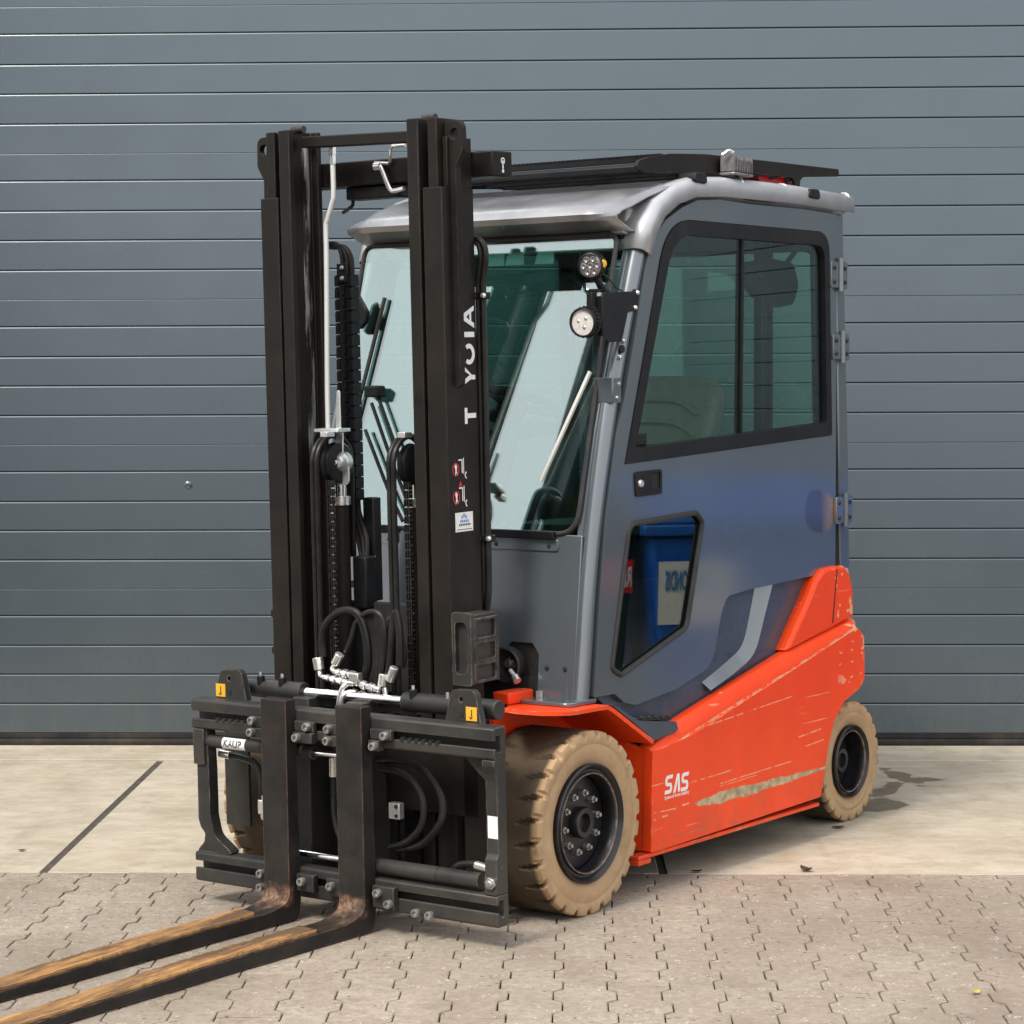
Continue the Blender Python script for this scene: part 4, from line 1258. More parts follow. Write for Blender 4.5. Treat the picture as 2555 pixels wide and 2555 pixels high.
# pillar fittings on the near side
q = MB(); q.box(-0.216, -0.264, -0.0565, -0.0605, 1.590, 1.670); q.box(-0.212, -0.2155, -0.0565, -0.128, 1.590, 1.670)
tb = q.build('pillar_tab', 'cab_paint', fl, 0.003)
for x, z in ((-0.250, 1.650), (-0.238, 1.606)):
    q = MB(); q.lathe([(0.0, 0.006), (0.006, 0.005), (0.008, 0.0), (0.008, -0.003)], (x, -0.0562, z), (0, 1, 0), 10); q.build('tab_screw', 'bolt_steel', tb)
q = MB(); q.cyl((-0.272, -0.056, 1.761), (-0.272, -0.064, 1.761), 0.013, 20); q.build('cable_hole', 'dark_void', fl)
for x, z in ((-0.285, 1.787), (-0.264, 1.735)):
    q = MB(); q.lathe([(0.003, 0.003), (0.007, 0.002), (0.008, -0.006)], (x, -0.059, z), (0, 1, 0), 14); q.build('pillar_rivet', 'zinc', fl)

# ---------------------------------------------------------------- lamp bracket with two work lights
q = MB(); q.xz(roundpoly([(-0.165, 1.938), (-0.320, 1.945), (-0.335, 1.955), (-0.362, 1.945), (-0.340, 1.880), (-0.300, 1.885), (-0.262, 1.785), (-0.190, 1.780), (-0.150, 1.800), (-0.150, 1.925)], [0.012, 0.005, 0.01, 0.01, 0.01, 0.005, 0.01, 0.02, 0.015, 0.012], 3), -0.052, -0.056)
q.box(-0.150, -0.162, -0.054, -0.086, 1.800, 1.925)
br = q.build('lamp_bracket', 'black_plastic', fl, 0.002)
for x, z in ((-0.351, 1.942), (-0.338, 1.894)):
    b_ = MB(); b_.lathe([(0.0, 0.007), (0.006, 0.006), (0.008, 0.0)], (x, -0.051, z), (0, 1, 0), 12); b_.build('bracket_bolt', 'zinc', br)
def round_lamp(c, rad, aim, bright, name):
    a = Vector(aim).normalized()
    b_ = MB(); b_.lathe([(0.0, -0.055), (rad * 0.55, -0.054), (rad * 0.8, -0.040), (rad * 0.97, -0.030), (rad * 0.97, -0.004), (rad, 0.0), (rad, 0.014), (rad * 0.90, 0.016), (rad * 0.88, 0.006), (0.0, 0.006)], c, aim, 36)
    o_ = b_.build(name, 'black_plastic', fl, smooth=30)
    u = a.orthogonal().normalized(); v = a.cross(u)
    for i in range(22):
        t = 2 * math.pi * i / 22
        e = u * math.cos(t) + v * math.sin(t)
        b_ = MB(); p0 = Vector(c) + e * rad * 0.98 - a * 0.028; b_.cyl(p0, p0 + a * 0.024 + e * 0.003, 0.0032, 5)
        b_.build('cooling_fin', 'black_plastic', o_)
    b_ = MB(); b_.lathe([(0.0, 0.010), (rad * 0.87, 0.008), (rad * 0.87, 0.0065)], c, aim, 32); b_.build('lens', 'lamp_lens' if bright else 'lamp_reflector', o_)
    if not bright:
        sp = [(0, 0)] + [(math.cos(R(60 * i + 20)) * rad * 0.55, math.sin(R(60 * i + 20)) * rad * 0.55) for i in range(6)]
        for x_, y_ in sp:
            p0 = Vector(c) + a * 0.0095 + u * x_ + v * y_
            b_ = MB(); b_.lathe([(0.0, -0.002), (rad * 0.10, 0.001), (rad * 0.20, 0.004), (rad * 0.23, 0.0035), (rad * 0.24, 0.0)], p0, aim, 14); b_.build('led_cup', 'lamp_clear', o_)
    else:
        for i in range(3):
            p0 = Vector(c) + a * 0.0098 + u * math.cos(i * 2.1) * rad * 0.35 + v * math.sin(i * 2.1) * rad * 0.35
            b_ = MB(); b_.lathe([(0.0, 0.002), (0.005, 0.001), (0.006, 0.0)], p0, aim, 10); b_.build('led_cup', 'galvanised', o_)
    return o_
l1 = round_lamp((-0.125, -0.078, 2.020), 0.0405, (0.93, 0.30, -0.12), False, 'work_light')
l2 = round_lamp((-0.092, -0.082, 1.842), 0.0465, (0.95, 0.05, -0.08), True, 'work_light')
b_ = MB(); b_.tube([(-0.150, -0.072, 1.982), (-0.160, -0.068, 1.960), (-0.175, -0.066, 1.944)], 0.012, 8, 4); b_.box(-0.135, -0.200, -0.060, -0.095, 1.940, 1.947); b_.build('lamp_mount', 'black_plastic', l1, 0.001)
b_ = MB(); b_.box(-0.118, -0.150, -0.072, -0.092, 1.885, 1.935); b_.cyl((-0.125, -0.082, 1.880), (-0.160, -0.082, 1.880), 0.016, 12); b_.build('lamp_mount', 'black_plastic', l2, 0.002)
b_ = MB(); b_.tube([(-0.165, -0.075, 2.000), (-0.195, -0.062, 1.985), (-0.235, -0.058, 1.955), (-0.270, -0.057, 1.945)], 0.0028, 6, 6); b_.build('lamp_cable', 'black_rubber', l1)
b_ = MB(); b_.lathe([(0.0, 0.004), (0.012, 0.002), (0.013, -0.004)], (-0.140, -0.040, 2.025), (0.1, 1, 0), 14); b_.build('lamp_clip', 'amber', l1)

# ---------------------------------------------------------------- rear of the cab, floor, interior
rw = roundpoly([(-0.16, 1.18), (-0.16, 2.16), (mir(-0.16), 2.16), (mir(-0.16), 1.18)], 0.08, 6)
q = MB(); q.yz([(-0.09, 0.95), (-0.09, 2.27), (mir(-0.09), 2.27), (mir(-0.09), 0.95)], -1.775, -1.800, [rw])
rwl = q.build('cab_rear_wall', 'cab_paint', fl, 0.003)
q = MB(); q.yz(inset(rw, -0.004), -1.785, -1.790); q.build('rear_window', 'green_glass', rwl)
q = MB(); r2 = inset(rw, 0.004); q.tube([(-1.772, y, z) for y, z in r2] + [(-1.772, *r2[0])], 0.010, 8, 0); q.build('window_seal', 'black_rubber', rwl)
q = MB(); q.box(-0.06, -1.77, -0.13, mir(-0.13), 0.60, 0.72); q.build('cab_floor', 'dark_void', fl)
q = MB(); q.xz(roundpoly([(-0.125, 0.72), (-0.16, 1.15), (-0.24, 1.20), (-0.36, 1.16), (-0.42, 0.98), (-0.40, 0.72)], 0.04, 4), -0.20, mir(-0.20)); q.build('dashboard', 'black_plastic', fl, 0.01)
q = MB(); q.tube([(-0.38, -0.70, 1.05), (-0.48, -0.70, 1.35), (-0.55, -0.70, 1.545)], 0.045, 12, 4); q.build('steering_column', 'black_plastic', fl)
q = MB()
c = Vector((-0.565, -0.70, 1.572)); ax = Vector((-0.36, 0.0, 0.93)).normalized(); u = Vector((0, 1, 0)); v = ax.cross(u)
q.tube([c + u * 0.175 * math.cos(t * math.pi / 16) + v * 0.175 * math.sin(t * math.pi / 16) for t in range(33)], 0.016, 10, 0)
for a in (0.4, 2.74, 4.71): q.tube([c, c + (u * math.cos(a) + v * math.sin(a)) * 0.17], 0.013, 8, 0)
sw = q.build('steering_wheel', 'black_rubber', fl)
q = MB(); q.cyl(c - ax * 0.02, c + ax * 0.025, 0.055, 20); q.build('horn_pad', 'black_plastic', sw, 0.006)
q = MB(); q.box(-0.60, -0.74, -0.28, -0.40, 1.05, 1.42); q.build('lever_console', 'black_plastic', fl, 0.03, seg=3)
for i in range(3):
    q = MB(); q.tube([(-0.62 - i * 0.04, -0.32, 1.42), (-0.61 - i * 0.04, -0.325, 1.49), (-0.60 - i * 0.04, -0.33, 1.515)], 0.008, 6, 3); q.lathe([(0.0, 0.018), (0.012, 0.012), (0.014, 0.0), (0.0, -0.008)], (-0.60 - i * 0.04, -0.33, 1.525), (0, 0, 1), 12); q.build('lever', 'black_plastic', fl)
sb = roundpoly([(-0.41, 1.18), (-0.40, 1.62), (-0.47, 1.685), (-0.85, 1.685), (-0.92, 1.62), (-0.91, 1.18)], 0.08, 6)
q = MB(); q.ext(sb, lambda u_, v_, w_: (-1.30 - (v_ - 1.18) * 0.28 - w_, u_, v_), 0.0, 0.11)
st_ = q.build('seat_back', 'seat_vinyl', fl, 0.035, seg=4)
for z in (1.30, 1.38, 1.46, 1.54):
    q = MB(); q.tube([(-1.298 - (z - 1.18) * 0.28 + 0.004, -0.46, z), (-1.298 - (z + 0.05 - 1.18) * 0.28 + 0.004, -0.56, z + 0.05), (-1.298 - (z + 0.05 - 1.18) * 0.28 + 0.004, -0.76, z + 0.05), (-1.298 - (z - 1.18) * 0.28 + 0.004, -0.86, z)], 0.009, 6, 4); q.build('seat_seam', 'seat_vinyl', st_)
q = MB(); q.xy(roundpoly([(-0.86, -0.40), (-1.33, -0.40), (-1.33, -0.92), (-0.86, -0.92)], 0.08, 5), 1.02, 1.16); q.build('seat_cushion', 'seat_vinyl', fl, 0.035, seg=4)
q = MB(); q.box(-0.92, -1.40, -0.44, -0.88, 0.72, 1.02); q.build('seat_base', 'black_plastic', fl, 0.02)
q = MB(); q.box(-1.42, -1.46, -0.20, -0.24, 0.72, 2.22); q.box(-1.74, -1.77, -0.35, -0.39, 1.0, 2.22); q.build('guard_post', 'black_plastic', fl, 0.008)
q = MB(); q.tube([(-1.68, -0.13, 1.55), (-1.675, -0.13, 1.8), (-1.66, -0.13, 2.18)], 0.008, 6, 4); q.build('door_strap', 'tan_sticker', fl)
# interior mirror and fan
q = MB(); q.xz(roundpoly([(-1.285, 2.03), (-1.305, 2.085), (-1.50, 2.11), (-1.66, 2.10), (-1.70, 2.02), (-1.66, 1.945), (-1.547, 1.932), (-1.38, 1.965)], 0.035, 4), -0.20, -0.235); q.build('cab_mirror', 'black_plastic', fl, 0.012, seg=3)
q = MB(); q.tube([(-1.60, -0.22, 2.08), (-1.66, -0.20, 2.14), (-1.70, -0.18, 2.22)], 0.01, 8, 4); q.build('mirror_arm', 'black_plastic', fl)
# wing mirror outside the far pillar
q = MB(); q.ext(roundpoly([(-1.14, 1.955), (-1.09, 1.965), (-0.99, 1.90), (-1.00, 1.87), (-1.06, 1.845), (-1.14, 1.845)], 0.02, 3), lambda a, b, c_: (-0.225 - c_, -1.135 + (a + 1.14) * 0.45, b), 0, 0.022); q.build('wing_mirror', 'black_plastic', fl, 0.01)
# wipers
for pts in ([(-0.135, -0.995, 1.625), (-0.105, -0.86, 1.42), (-0.085, -0.72, 1.22)], [(-0.135, -1.01, 1.59), (-0.10, -0.88, 1.39), (-0.075, -0.74, 1.19)], [(-0.12, -1.02, 1.50), (-0.09, -0.88, 1.30), (-0.075, -0.80, 1.20)]):
    q = MB(); q.tube([(ws_x(z) + 0.026, y, z) for _, y, z in pts], 0.0065, 6, 4); q.build('wiper_arm', 'black_plastic', fl)
q = MB(); q.tube([(ws_x(1.95) + 0.018, -1.03, 1.95), (ws_x(1.7) + 0.018, -1.06, 1.70), (ws_x(1.4) + 0.018, -1.10, 1.40)], 0.008, 6, 4); q.build('wiper_blade', 'black_rubber', fl)
q = MB(); q.box(ws_x(1.63) + 0.012, ws_x(1.63) + 0.05, -1.035, -0.965, 1.610, 1.650); q.build('wiper_hub', 'black_plastic', fl, 0.008)
q = MB(); q.tube([(ws_x(1.69) + 0.020, -0.140, 1.69), (ws_x(1.34) + 0.020, -0.272, 1.34)], 0.0075, 6, 0); q.build('wiper_arm', 'cab_liner', fl)  # pale colour paints in the bright reflection along this arm
for y in (-0.36, -0.48, -0.56):
    q = MB(); q.ext([(y, 2.045), (y - 0.075, 2.045), (y - 0.07, 2.085), (y - 0.005, 2.085)], lambda a, b, c_: (ws_x(b) - 0.004 - c_, a, b), 0, 0.0012); q.build('screen_sticker', 'white_vinyl', fl)

# ---------------------------------------------------------------- mast (leans a little forward)
T = tilt
YM = -0.66
def mm(y): return 2 * YM - y
idn = lambda y: y
mast = None
for f_ in (idn, mm):
    q = MB(T); q.xy([(.300, f_(-.296)), (.140, f_(-.296)), (.140, f_(-.369)), (.160, f_(-.369)), (.160, f_(-.312)), (.277, f_(-.312)), (.277, f_(-.369)), (.300, f_(-.369))], .085, 2.254)
    o_ = q.build('mast' if mast is None else 'outer_channel', 'mast_black', fl if mast is None else mast, 0.003)
    if mast is None: mast = o_
    q = MB(T); q.box(.145, .268, f_(-.297), f_(-.313), 2.2545, 2.405); q.build('channel_head', 'mast_black', mast, 0.002)
    q = MB(T); q.xy([(.290, f_(-.318)), (.150, f_(-.318)), (.150, f_(-.353)), (.168, f_(-.353)), (.168, f_(-.332)), (.272, f_(-.332)), (.272, f_(-.353)), (.290, f_(-.353))], 1.9, 2.462); q.build('middle_channel', 'mast_black', mast, 0.002)
    q = MB(T); q.xy([(.302, f_(-.380)), (.145, f_(-.380)), (.145, f_(-.424)), (.165, f_(-.424)), (.165, f_(-.396)), (.278, f_(-.396)), (.278, f_(-.424)), (.302, f_(-.424))], .11, 2.464)
    q.build('inner_channel', 'mast_black', mast, 0.003)
    ear = roundpoly([(f_(-.313), 2.452), (f_(-.250), 2.452), (f_(-.248), 2.36), (f_(-.274), 2.315), (f_(-.274), 1.655), (f_(-.313), 1.640)], [0.01, 0.028, 0.03, 0.02, 0.012, 0.01], 5)
    hol = [(f_(-.277) + .0185 * math.cos(2 * math.pi * i / 16), 2.412 + .0185 * math.sin(2 * math.pi * i / 16)) for i in range(16)]
    q = MB(T); q.yz(ear, .232, .256, [hol]); q.build('lifting_ear', 'mast_black', mast, 0.002)
    q = MB(T); q.box(.10, .155, f_(-.24), f_(-.314), .17, .33); q.build('mast_foot', 'mast_black', mast, 0.004)
    # roller stub and stop bolts
    q = MB(T); q.cyl((.222, f_(-.372), 2.47), (.222, f_(-.420), 2.47), .012, 14); q.build('stop_pin', 'bolt_dark', mast)
for z in (.80, .92):
    q = MB(T); q.box(.285, .225, -1.026, -1.045, z - .012, z + .012); q.build('stop_block', 'black_plastic', mast, 0.003)
q = MB(T); q.add([(.240, -.900, 2.446), (.240, -.42, 2.434), (.205, -.42, 2.434), (.205, -.900, 2.446), (.240, -.900, 2.410), (.240, -.42, 2.398), (.205, -.42, 2.398), (.205, -.900, 2.410)], [(0, 3, 2, 1), (4, 5, 6, 7), (0, 1, 5, 4), (1, 2, 6, 5), (2, 3, 7, 6), (3, 0, 4, 7)])
q.build('top_tie_bar', 'mast_black', mast, 0.004)
q = MB(T); q.box(.035, .138, -1.10, -.222, 2.288, 2.366); q.build('cross_beam', 'mast_black', mast, 0.005)
q = MB(T); q.box(.05, .12, -.82, -.60, 2.245, 2.287); q.build('beam_bracket', 'black_plastic', mast, 0.006)
q = MB(T); q.tube([(.09, -.82, 2.27), (.09, -.815, 2.235), (.08, -.84, 2.222), (.05, -.89, 2.212)], .006, 8, 5); q.build('sensor_cable', 'hose_rubber', mast)
q = MB(T); q.tube([(.15, -.55, 2.402), (.15, -.600, 2.402), (.15, -.606, 2.396), (.15, -.612, 2.352), (.15, -.618, 2.349), (.15, -.672, 2.354)], .0055, 8, 0); q.build('sensor_rod', 'zinc', mast)
q = MB(T); q.tube([(.155, -.66, 2.344), (.155, -.645, 2.338), (.155, -.612, 2.270), (.155, -.590, 2.263), (.155, -.555, 2.268)], .0075, 8, 3); q.build('sensor_arm', 'zinc', mast)
q = MB(T); q.cyl((.155, -.668, 2.342), (.155, -.645, 2.342), .013, 12); q.build('sensor_head', 'zinc', mast)
# lifting symbol on the beam end
ls_ = [(math.cos(2 * math.pi * i / 18) * .0105, math.sin(2 * math.pi * i / 18) * .0105) for i in range(18)]
li_ = [(a * .62, b * .62) for a, b in ls_]
q = MB(T); q.ext([(a + .085, b + 2.336) for a, b in ls_], lambda u, v, w_: (u, w_, v), -.2212, -.2216, [[(a + .085, b + 2.336) for a, b in li_]])
q.ext([(.082, 2.338), (.088, 2.338), (.088, 2.312), (.082, 2.312)], lambda u, v, w_: (u, w_, v), -.2212, -.2216); q.ext([(.080, 2.310), (.090, 2.310), (.090, 2.300), (.080, 2.300)], lambda u, v, w_: (u, w_, v), -.2212, -.2216)
tag(q.build('lifting_mark', 'white_vinyl', mast), kind='stuff')
# lower cross members, dark
for nm, x0, x1, z0, z1 in (('cross_plate', .10, .128, .665, .955), ('cross_plate', .10, .135, .12, .40)):
    q = MB(T); q.box(x0, x1, -.90, -.42, z0, z1); q.build(nm, 'dark_void', mast, 0.004)
q = MB(T); q.box(.105, .16, -.80, -.742, .935, 1.105); q.build('hose_guard', 'black_plastic', mast, 0.006)
q = MB(T); q.box(.060, .10, -.80, -.755, .955, 1.29); q.build('hose_channel', 'black_plastic', mast, 0.004)
q = MB(T); q.box(.128, .134, -.832, -.805, 1.000, 1.022); q.build('mast_decal', 'tan_sticker', mast)
# lift cylinders, sheaves, chains, hoses
for f_, yy in ((idn, -.507), (idn, -.818)):
    q = MB(T); q.cyl((.185, yy, .12), (.185, yy, 1.272), .0255, 20); cy = q.build('lift_cylinder', 'mast_black', mast)
    q = MB(T); q.cyl((.185, yy, 1.2725), (.185, yy, 1.300), .031, 20); q.build('cylinder_collar', 'zinc', cy)
    q = MB(T); q.cyl((.185, yy, 1.300), (.185, yy, 1.370), .018, 18); q.build('piston_rod', 'chrome_rod', cy)
    q = MB(T); q.lathe([(.02, -.018), (.058, -.018), (.066, -.014), (.058, -.006), (.058, .006), (.066, .014), (.058, .018), (.02, .018)], (.215, yy + .012, 1.408), (0, 1, 0), 32); q.build('sheave', 'black_plastic', mast)
    for k, dy in enumerate((-.018, .000)):
        r_ = .086
        pts = [(.215 + r_, yy + dy, .13), (.215 + r_, yy + dy, .6), (.215 + r_, yy + dy, 1.0), (.215 + r_, yy + dy, 1.36)]
        pts += [(.215 + r_ * math.cos(a), yy + dy, 1.41 + r_ * math.sin(a)) for a in (R(15), R(45), R(75), R(105), R(135), R(165))]
        pts += [(.215 - r_, yy + dy, 1.30), (.215 - r_, yy + dy, 1.10)]
        q = MB(T); q.tube(pts, .0085, 8, 5); q.build('lift_hose', 'hose_rubber', mast)
    # leaf chain in front of the cylinder: one plate pack per link
    lk = MB(T)
    for i in range(40):
        z = .30 + i * .0265
        for j in range(3):
            y0 = yy + .018 + j * .009
            lk.add([tuple(p) for p in [(.262, y0, z), (.278, y0, z), (.278, y0 + .0045, z), (.262, y0 + .0045, z), (.262, y0, z + .023), (.278, y0, z + .023), (.278, y0 + .0045, z + .023), (.262, y0 + .0045, z + .023)]],
                   [(0, 3, 2, 1), (4, 5, 6, 7), (0, 1, 5, 4), (1, 2, 6, 5), (2, 3, 7, 6), (3, 0, 4, 7)])
        lk.cyl((.270, yy + .014, z + .0115), (.270, yy + .046, z + .0115), .004, 6)
    tag(lk.build('lift_chain', 'bolt_dark', mast) if 'bolt_dark' in MATS else lk.build('lift_chain', 'mast_black', mast), kind='stuff')
    q = MB(T); q.box(.262, .300, yy + .016, yy + .046, 1.495, 1.512); q.build('hose_keeper', 'galvanised', mast, 0.002)
# galvanised tube and strap beside the far column
q = MB(T); q.tube([(.205, -.800, 2.405), (.205, -.799, 2.34), (.205, -.799, 2.26), (.205, -.805, 2.235), (.205, -.828, 2.180), (.205, -.834, 2.155), (.205, -.836, 2.04), (.205, -.846, 1.67), (.205, -.848, 1.52)], .0082, 12, 4)
gp = q.build('hydraulic_pipe', 'pipe_zinc', mast)
q = MB(T); q.cyl((.205, -.7995, 2.385), (.205, -.7995, 2.425), .0125, 6); q.cyl((.205, -.7995, 2.355), (.205, -.7995, 2.384), .011, 6); q.build('pipe_union', 'zinc', gp)
q = MB(T); q.ext(roundpoly([(-.805, 1.640), (-.792, 1.640), (-.792, 1.520), (-.782, 1.515), (-.785, 1.435), (-.762, 1.400), (-.762, 1.350), (-.772, 1.338), (-.808, 1.338), (-.812, 1.43), (-.818, 1.435), (-.812, 1.515)], .006, 2), lambda u, v, w_: (w_, u, v), .205, .211)
gb = q.build('pipe_strap', 'galvanised', mast, 0.0015)
q = MB(T); q.lathe([(0.0, .030), (.020, .026), (.030, .012), (.032, 0.0), (.032, -.02)], (.21, -.792, 1.412), (1, 0, 0), 20); q.build('swivel', 'galvanised', gb)
q = MB(T); q.cyl((.241, -.792, 1.412), (.247, -.792, 1.412), .009, 6); q.build('swivel_bolt', 'zinc', gb)
q = MB(T); q.box(.200, .262, -.860, -.758, 1.508, 1.520); q.build('pipe_plate', 'galvanised', gb, 0.002)
# energy chain
lkm = MB(); lkm.box(-.018, .018, -.034, .034, -.020, .016); lkm.box(.018, .023, -.034, -.020, -.020, .012); lkm.box(.018, .023, .020, .034, -.020, .012); lkm.box(.018, .024, -.007, .007, -.008, .018)
lme = lkm.mesh('chain_link', 'black_plastic', 30)
lkb = MB(); lkb.box(-.010, .008, -.028, .028, -.0212, .0192)
q = MB(T); q.box(.070, .094, -.880, -.826, 1.285, 2.0); q.build('chain_core', 'dark_void', mast)
for i in range(19):
    z = 1.300 + i * .0385
    o_ = bpy.data.objects.new('chain_link', lme); COL.objects.link(o_); o_.parent = mast
    p = T((.085, -.853, z)); o_.location = p; o_.rotation_euler = (0, TILT, 0)
for k, dy in enumerate((-.014, .006, .022)):
    q = MB(T); q.tube([(.085, -.853 + dy, 2.0), (.085, -.855 + dy, 2.06), (.085, -.872 + dy * .6, 2.098), (.085, -.905, 2.112 - k * .006), (.085, -.95, 2.108)], .0085, 8, 5); q.build('chain_hose', 'hose_rubber', mast)
    q = MB(T); q.tube([(.085, -.853 + dy, 1.29), (.09, -.845 + dy, 1.24), (.11, -.80 + dy, 1.16), (.13, -.775 + dy * .5, 1.09)], .0085, 8, 5); q.build('chain_hose', 'hose_rubber', mast)
q = MB(T); q.box(.10, .11, -.875, -.832, 1.985, 2.045); cl_ = q.build('chain_clamp', 'black_plastic', mast, 0.002)
for z in (1.998, 2.032):
    q = MB(T); q.lathe([(0.0, .008), (.006, .006), (.008, 0)], (.11, -.852, z), (1, 0, 0), 10); q.build('clamp_bolt', 'zinc', cl_)
q = MB(T); q.box(.176, .214, -.9235, -.9225, 1.10, 2.42); q.build('roller_track', 'worn_track', mast)
# hoses along the rear of the near channel
for k, dy in enumerate((0, .019)):
    q = MB(T); q.tube([(.128, -.340 + dy, 2.085), (.128, -.318 + dy, 2.100), (.126, -.292 + dy, 2.085), (.125, -.283 + dy, 2.045), (.122, -.294 + dy, 1.985), (.12, -.300 + dy, 1.92), (.12, -.300 + dy, 1.5), (.12, -.302 + dy, 1.19), (.12, -.302 + dy, 1.10), (.118, -.306 + dy, 1.0), (.11, -.325 + dy, .93)], .0095, 8, 5)
    q.build('column_hose', 'hose_rubber', mast)
for z in (1.926, 1.177):
    q = MB(T); q.box(.108, .136, -.314, -.262, z - .011, z + .011); cl_ = q.build('hose_clamp', 'black_plastic', mast, 0.003)
    for y in (-.307, -.268):
        q = MB(T); q.lathe([(0.0, .012), (.006, .010), (.0085, .006), (.0085, 0)], (.136, y, z), (1, 0, 0), 12); q.build('clamp_bolt', 'zinc', cl_)
# cast bracket low on the near channel
q = MB(T); q.box(.165, .285, -.2955, -.232, .748, .957); cb = q.build('cast_bracket', 'carriage_black', mast, 0.004)
q = MB(T); q.yz(roundpoly([(-.2955, .740), (-.2955, .965), (-.222, .965), (-.222, .740)], .010, 3), .2855, .302, [roundpoly([(-.283, .775), (-.283, .935), (-.245, .935), (-.235, .90), (-.235, .81), (-.245, .775)], .014, 4)]); q.build('bracket_face', 'carriage_black', cb, 0.003)
for z0, z1 in ((.755, .800), (.818, .868), (.886, .938)):
    hb = [(.180, z0), (.272, z0), (.272, z1), (.180, z1)]
    q = MB(T)
    ou = [(.162, z0 - .009), (.285, z0 - .009), (.285, z1 + .008), (.162, z1 + .008)]
    q.xz(ou, -.2315, -.220, [roundpoly(hb, .006, 2)]); q.build('bracket_rib', 'carriage_black', cb, 0.002)
# marks on the near channel's side ------------------------------------------------
YW = -.2956
def glyph(strokes):
    q = MB(T)
    for s_ in strokes: q.xz(s_, YW, YW + .0008)
    o_ = q.build('lettering', 'white_vinyl', mast); o_['kind'] = 'stuff'
    return o_
X0, X1 = .153, .210            # foot and head of the letters (they read upwards)
glyph([[(X1, 1.535), (X1, 1.584), (X1 - .013, 1.584), (X1 - .013, 1.535)], [(X1 - .013, 1.552), (X1 - .013, 1.567), (X0, 1.567), (X0, 1.552)]])
glyph([[(X1, 1.655), (X1, 1.669), (X1 - .030, 1.684), (X0, 1.684), (X0, 1.670), (X1 - .033, 1.670)], [(X1, 1.712), (X1, 1.698), (X1 - .030, 1.6841), (X1 - .040, 1.6841)]])
arc = [((X0 + X1) / 2 + (X1 - X0) / 2 * math.cos(a), 1.748 + .032 * math.sin(a)) for a in [R(52 + i * 256 / 20) for i in range(21)]]
arci = [((X0 + X1) / 2 + ((X1 - X0) / 2 - .013) * math.cos(a), 1.748 + .018 * math.sin(a)) for a in [R(308 - i * 256 / 20) for i in range(21)]]
glyph([arc + arci])
glyph([[(X1 - .006, 1.800), (X1 - .006, 1.816), (X0, 1.816), (X0, 1.800)]])
glyph([[(X1, 1.853), (X1, 1.870), (X0, 1.896), (X0, 1.881), (X0 + .014, 1.876), (X0 + .014, 1.848), (X0, 1.843), (X0, 1.828)], ])
q = MB(T); q.xz([(X1 - .018, 1.8617), (X0 + .024, 1.872), (X0 + .024, 1.852)], YW + .0004, YW + .0012); q.build('letter_counter', 'mast_black', mast)
for zc in (1.398, 1.312):      # no-standing pictograms
    ring = [(.262 + .017 * math.cos(2 * math.pi * i / 20), zc + .020 * math.sin(2 * math.pi * i / 20)) for i in range(20)]
    rin = [(.262 + .0135 * math.cos(2 * math.pi * i / 20), zc + .0165 * math.sin(2 * math.pi * i / 20)) for i in range(20)]
    q = MB(T); q.xz(ring, YW, YW + .0007, [rin]); tag(q.build('warning_decal', 'red_ink', mast), kind='stuff')
    q = MB(T); q.xz([(.268, zc + .010), (.262, zc + .016), (.256, zc + .010), (.258, zc - .006), (.252, zc - .020), (.260, zc - .010), (.266, zc - .022), (.264, zc - .004)], YW, YW + .0007)
    q.xz([(.232, zc + .030), (.228, zc + .030), (.228, zc - .012), (.232, zc - .012)], YW, YW + .0007); q.xz([(.224, zc + .034), (.221, zc + .034), (.221, zc - .016), (.224, zc - .016)], YW, YW + .0007)
    q.xz([(.248, zc + .030), (.232, zc + .030), (.232, zc + .026), (.248, zc + .026)], YW, YW + .0007)
    aw = [(.205 + .012 * math.cos(a), zc - .020 + .012 * math.sin(a)) for a in [R(-70 + i * 20) for i in range(8)]]; aw += [(.205 + .008 * math.cos(a), zc - .020 + .008 * math.sin(a)) for a in [R(70 - i * 20) for i in range(8)]]
    q.xz(aw, YW, YW + .0007)
    tag(q.build('warning_figure', 'white_vinyl', mast), kind='stuff')
q = MB(T); q.xz([(.248, 1.345), (.232, 1.345), (.240, 1.362)], YW, YW + .0007); q.build('warning_triangle', 'red_ink', mast)
q = MB(T); q.xz([(.270, 1.265), (.181, 1.265), (.181, 1.206), (.270, 1.206)], YW, YW + .0007); stk = q.build('dealer_sticker', 'white_vinyl', mast)
q = MB(T)
for i, (x, z, h_) in enumerate(((.240, 1.244, .010), (.234, 1.247, .012), (.228, 1.250, .012), (.222, 1.247, .012), (.216, 1.244, .010))): q.xz([(x, z), (x - .0035, z), (x - .0035, z + h_), (x, z + h_)], YW + .0007, YW + .0012)
for i in range(5): q.xz([(.246 - i * .009, 1.234), (.240 - i * .009, 1.234), (.240 - i * .009, 1.242 - (i % 2) * .002), (.246 - i * .009, 1.242)], YW + .0007, YW + .0012)
tag(q.build('sticker_emblem', 'blue_ink', stk), kind='stuff')
q = MB(T)
for i in range(7): q.xz([(.252 - i * .0085, 1.224), (.2465 - i * .0085, 1.224), (.2465 - i * .0085, 1.230), (.252 - i * .0085, 1.230)], YW + .0007, YW + .0012)
q.xz([(.264, 1.2115), (.187, 1.2115), (.187, 1.2135), (.264, 1.2135)], YW + .0007, YW + .0012)
tag(q.build('sticker_lines', 'black_ink', stk), kind='stuff')

